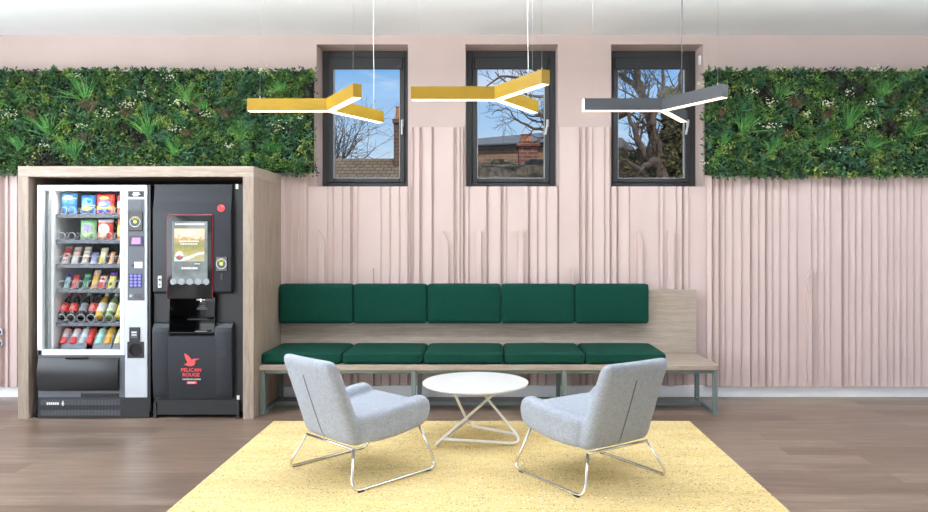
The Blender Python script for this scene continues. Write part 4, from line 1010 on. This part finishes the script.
# trees
M_bark = mat('brown_bark', (96, 79, 67), .95, vary=.25, vscale=9, bump=.6, bscale=30); M_twig = mat('pale_twig_bark', (112, 94, 82), .95, vary=.15)
M_ivy = [leafmat('ivy_olive', (84, 78, 44), (116, 106, 64)), leafmat('ivy_dark', (44, 46, 28), (70, 70, 42))]
def grow(g, p, d, L, r, depth, rnd, up=.05, n=None):
    n = n or 5; pts = [p.copy()]; rad = [r]; d = d.normalized(); dirs = [d]
    for i in range(n):
        d = (d + Vector((rnd.gauss(0, .16), rnd.gauss(0, .16), rnd.gauss(up, .14)))).normalized(); pts.append(pts[-1] + d * L / n); rad.append(max(.0035, r * (1 - .62 * (i + 1) / n))); dirs.append(d)
    g.tube(pts, rad, 6 if r > .03 else 4)
    if depth > 0:
        for i in range(1, n + 1):
            for q in range(rnd.choice((1, 1, 2))):
                a = rnd.uniform(0, 6.283); sd = dirs[i].orthogonal().normalized(); sd = Matrix.Rotation(a, 3, dirs[i]) @ sd
                nd = (dirs[i] * rnd.uniform(.5, 1.0) + sd * rnd.uniform(.6, 1.0))
                grow(g, pts[i], nd, L * rnd.uniform(.42, .66), rad[i] * .6, depth - 1, rnd, up, 4)
def limb(g, pix, y, radii, rnd, depth=2, tl=.8, side=1.0, dy=None):
    pts = [at(px, py, y + (dy[i] if dy else 0)) for i, (px, py) in enumerate(pix)]
    P = []; Rr = []
    for i in range(len(pts) - 1):
        for s_ in range(4): P.append(pts[i].lerp(pts[i + 1], s_ / 4) + Vector((rnd.gauss(0, .015), 0, rnd.gauss(0, .015)))); Rr.append(radii[i] * (1 - s_ / 4) + radii[i + 1] * s_ / 4)
    P.append(pts[-1]); Rr.append(radii[-1])
    g.tube(P, Rr, 8)
    for i in range(3, len(P), 2):
        d = (P[i] - P[i - 1]).normalized(); sd = Matrix.Rotation(rnd.uniform(0, 6.283), 3, d) @ d.orthogonal().normalized()
        grow(g, P[i], d * .6 + sd * side + Vector((0, 0, .1)), tl * rnd.uniform(.6, 1.2), min(Rr[i] * .5, .03), depth, rnd)
    return P
# bushy leafless tree behind the tiled roof
rnd = random.Random(3); y = 11.5; g = G(); b0 = at(330, 172, y)
base = Vector((b0.x, y, 0)); g.tube([base, base + Vector((.05, 0, 1.5)), b0], [.14, .12, .10], 8)
for q in range(13):
    a = -.7 + q * .10; grow(g, b0 + Vector((0, 0, -.3)), Vector((math.sin(a) * 1.0 + .1, rnd.uniform(-.3, .3), math.cos(a))), rnd.uniform(1.3, 1.75), .028, 2, rnd, .03)
t = thing('bare_tree', 'small bare twiggy tree behind the tiled roof outside the first window', 'tree', base); build('trunk', g, M_bark, t)
# big tree behind the third window, some of its limbs reaching in front of the middle window
rnd = random.Random(8); y = 6.0; g = G()
tb = at(664, 0, y); base = Vector((tb.x, y, 0))
limb(g, [(666, 402), (663, 200), (659, 165), (656, 145), (651, 122), (643, 100), (639, 84), (636, 60), (630, 20)], y, [.22, .17, .12, .10, .085, .072, .06, .045, .03], rnd, 2, .6)
limb(g, [(659, 166), (648, 158), (641, 146), (634, 130), (628, 112), (616, 96)], y - .2, [.09, .075, .06, .045, .03, .02], rnd, 1, .6)
limb(g, [(640, 88), (630, 82), (618, 73), (600, 62), (570, 55)], y + .1, [.055, .045, .035, .025, .015], rnd, 1, .6)
limb(g, [(657, 150), (664, 130), (672, 108), (680, 84), (686, 55)], y + .3, [.07, .055, .045, .035, .02], rnd, 1, .6)
limb(g, [(652, 124), (660, 100), (664, 80), (664, 50)], y - .3, [.05, .04, .03, .02], rnd, 1, .5)
limb(g, [(656, 160), (640, 168), (626, 162), (606, 168)], y - .4, [.06, .045, .03, .015], rnd, 2, .5)
for pix in ([(630, 40), (590, 56), (560, 66), (530, 80), (500, 76), (478, 92)], [(616, 73), (585, 82), (556, 92), (538, 98), (516, 90), (495, 72)], [(628, 112), (590, 128), (560, 133), (540, 130), (520, 122), (505, 108), (492, 115)], [(636, 60), (600, 50), (560, 60), (540, 72), (520, 62), (490, 64)], [(590, 128), (560, 126), (546, 118), (530, 108)]):
    limb(g, pix, y + .1, [.07, .055, .04, .028, .018, .010, .006][:len(pix)], rnd, 1, .45, .9)
t = thing('ivy_tree', 'large bare tree clad in olive ivy outside the window by the grey pendant', 'tree', base)
build('trunk', g, M_bark, t)
g = G(); rnd = random.Random(5)
for q in range(15000):
    px = rnd.gauss(675, 13) if rnd.random() < .62 else rnd.uniform(612, 700); lim = 92 if px > 664 else (148 + max(0, (655 - px)) * .20)
    py = lim + (188 - lim) * rnd.random() ** .8 + rnd.gauss(0, 3)
    n = noise.noise(Vector((px * .09, py * .09, 3)))
    if n < -.25 or px < 608: continue
    yy = y + rnd.uniform(-.1, 1.0); c = at(px, py, yy)
    leaf(g, c, Vector((rnd.uniform(-1, 1), rnd.uniform(-1, .2), rnd.uniform(-1, .6))), Vector((rnd.uniform(-.5, .5), -1, .4)), rnd.uniform(.06, .11), rnd.uniform(.04, .08), 0 if rnd.random() < .6 else 1)
stuff(build('ivy', g, M_ivy, t))

y = 8.2; sb = at(655, 0, y); g = G(); rnd = random.Random(15)
for q in range(9000):
    px = rnd.uniform(598, 716); lim = 158 - max(0, px - 648) * 1.15 + 4 * math.sin(px * .3); py = lim + (215 - lim) * rnd.random() ** 1.3 + rnd.gauss(0, 2.5)
    c = at(px, py, y + rnd.uniform(0, .9))
    leaf(g, c, Vector((rnd.uniform(-1, 1), rnd.uniform(-1, .2), rnd.uniform(-1, .8))), Vector((rnd.uniform(-.5, .5), -1, .4)), rnd.uniform(.09, .16), rnd.uniform(.05, .10), 0 if rnd.random() < .5 else 1)
t = thing('shrub', 'dense olive brown shrubs behind the ivy clad tree', 'shrub', (sb.x, y + .4, 0))
stuff(build('foliage', g, M_ivy, t))
g = G()
for k in range(6):
    x = sb.x + (k - 2.5) * .22; g.tube([(sb.x + (k - 2.5) * .08, y + .4, 0), (x, y + .45, 1.2), (x + (k - 2.5) * .1, y + .5, 2.4)], [.05, .04, .015], 6)
build('stem', g, M_bark, t)

# ------------------------------------------------------------------ sky and light
w = bpy.data.worlds.new('sky'); scene.world = w; w.use_nodes = True; nt = w.node_tree; bg = nt.nodes['Background']
tc = nt.nodes.new('ShaderNodeTexCoord'); sp = nt.nodes.new('ShaderNodeSeparateXYZ'); nt.links.new(tc.outputs['Generated'], sp.inputs[0])
rp = nt.nodes.new('ShaderNodeValToRGB'); e = rp.color_ramp.elements
e[0].position = 0.0; e[0].color = lin((226, 236, 246)); e[1].position = .42; e[1].color = lin((98, 160, 232)); m_ = e.new(.13); m_.color = lin((186, 216, 246)); m2 = e.new(.24); m2.color = lin((126, 182, 240))
nt.links.new(sp.outputs[2], rp.inputs[0])
mp = nt.nodes.new('ShaderNodeMapping'); mp.inputs['Scale'].default_value = (2.2, 2.2, 9); mp.inputs['Location'].default_value = (.3, .2, .1); mp.inputs['Rotation'].default_value = (0, .25, 0)
nz = nt.nodes.new('ShaderNodeTexNoise'); nz.inputs['Scale'].default_value = 2.4; nz.inputs['Detail'].default_value = 7; nz.inputs['Roughness'].default_value = .58
nt.links.new(tc.outputs['Generated'], mp.inputs[0]); nt.links.new(mp.outputs[0], nz.inputs['Vector'])
cl = nt.nodes.new('ShaderNodeValToRGB'); cl.color_ramp.elements[0].position = .48; cl.color_ramp.elements[0].color = (0, 0, 0, 1); cl.color_ramp.elements[1].position = .76; cl.color_ramp.elements[1].color = (1, 1, 1, 1)
nt.links.new(nz.outputs['Fac'], cl.inputs[0])
mx = nt.nodes.new('ShaderNodeMix'); mx.data_type = 'RGBA'; nt.links.new(cl.outputs[0], mx.inputs[0]); nt.links.new(rp.outputs[0], mx.inputs[6]); mx.inputs[7].default_value = lin((244, 247, 250))
nt.links.new(mx.outputs[2], bg.inputs['Color']); bg.inputs['Strength'].default_value = 1.0

def area(name, loc, rot, sx, sy, power, col=(1, 1, 1)):
    l = bpy.data.lights.new(name, 'AREA'); l.shape = 'RECTANGLE'; l.size = sx; l.size_y = sy; l.energy = power; l.color = col
    o = bpy.data.objects.new(name, l); COL.objects.link(o); o.location = loc; o.rotation_euler = rot; return o
area('shopfront_daylight', (-2.9, YF + .05, 1.65), (R(90), 0, 0), 7.0, 2.6, LF, (1.0, .985, .965))
area('side_window_daylight', (XL + .06, -5.0, 1.65), (R(90), 0, R(-82)), 7.4, 2.5, LL, (.90, .95, 1.0))
area('added_ceiling_fill', (0, -2.0, 2.98), (R(180), 0, 0), 10.0, .3, LU, (.87, .94, 1.0))  # unseen fill added above the view to brighten the ceiling, no real fitting
if LC: area('ceiling_panel_light', (0, -5.2, CEIL - .02), (0, 0, 0), 7.0, 3.0, LC, (1.0, .98, .95))
area('vending_tube_light', ((gx0 + gx1) / 2, FY + .06 - MS, gz1), (R(-38), 0, 0), gx1 - gx0 - .05, .03, 3.0, (.95, .97, 1.0))
su = bpy.data.lights.new('sun', 'SUN'); su.energy = 3.2; su.angle = R(1.0); su.color = (1.0, .93, .82)
so = bpy.data.objects.new('sun', su); COL.objects.link(so); so.rotation_euler = (R(38), 0, R(14))

cam = bpy.data.cameras.new('camera'); co_ = bpy.data.objects.new('camera', cam); COL.objects.link(co_)
co_.location = (0, -CAMD, CAMZ); co_.rotation_euler = (R(90), 0, 0)
cam.sensor_fit = 'HORIZONTAL'; cam.sensor_width = 36; cam.lens = 36 * F / 928; cam.shift_x = (464 - PX) / 928; cam.shift_y = (PY - 256) / 928; cam.clip_start = .05
scene.camera = co_
scene.view_settings.view_transform = 'Standard'; scene.view_settings.look = 'None'; scene.view_settings.exposure = EXPO; scene.view_settings.gamma = 1.0
scene.cycles.use_denoising = True; scene.cycles.max_bounces = 8; scene.cycles.transparent_max_bounces = 12; scene.cycles.sample_clamp_indirect = 6.0
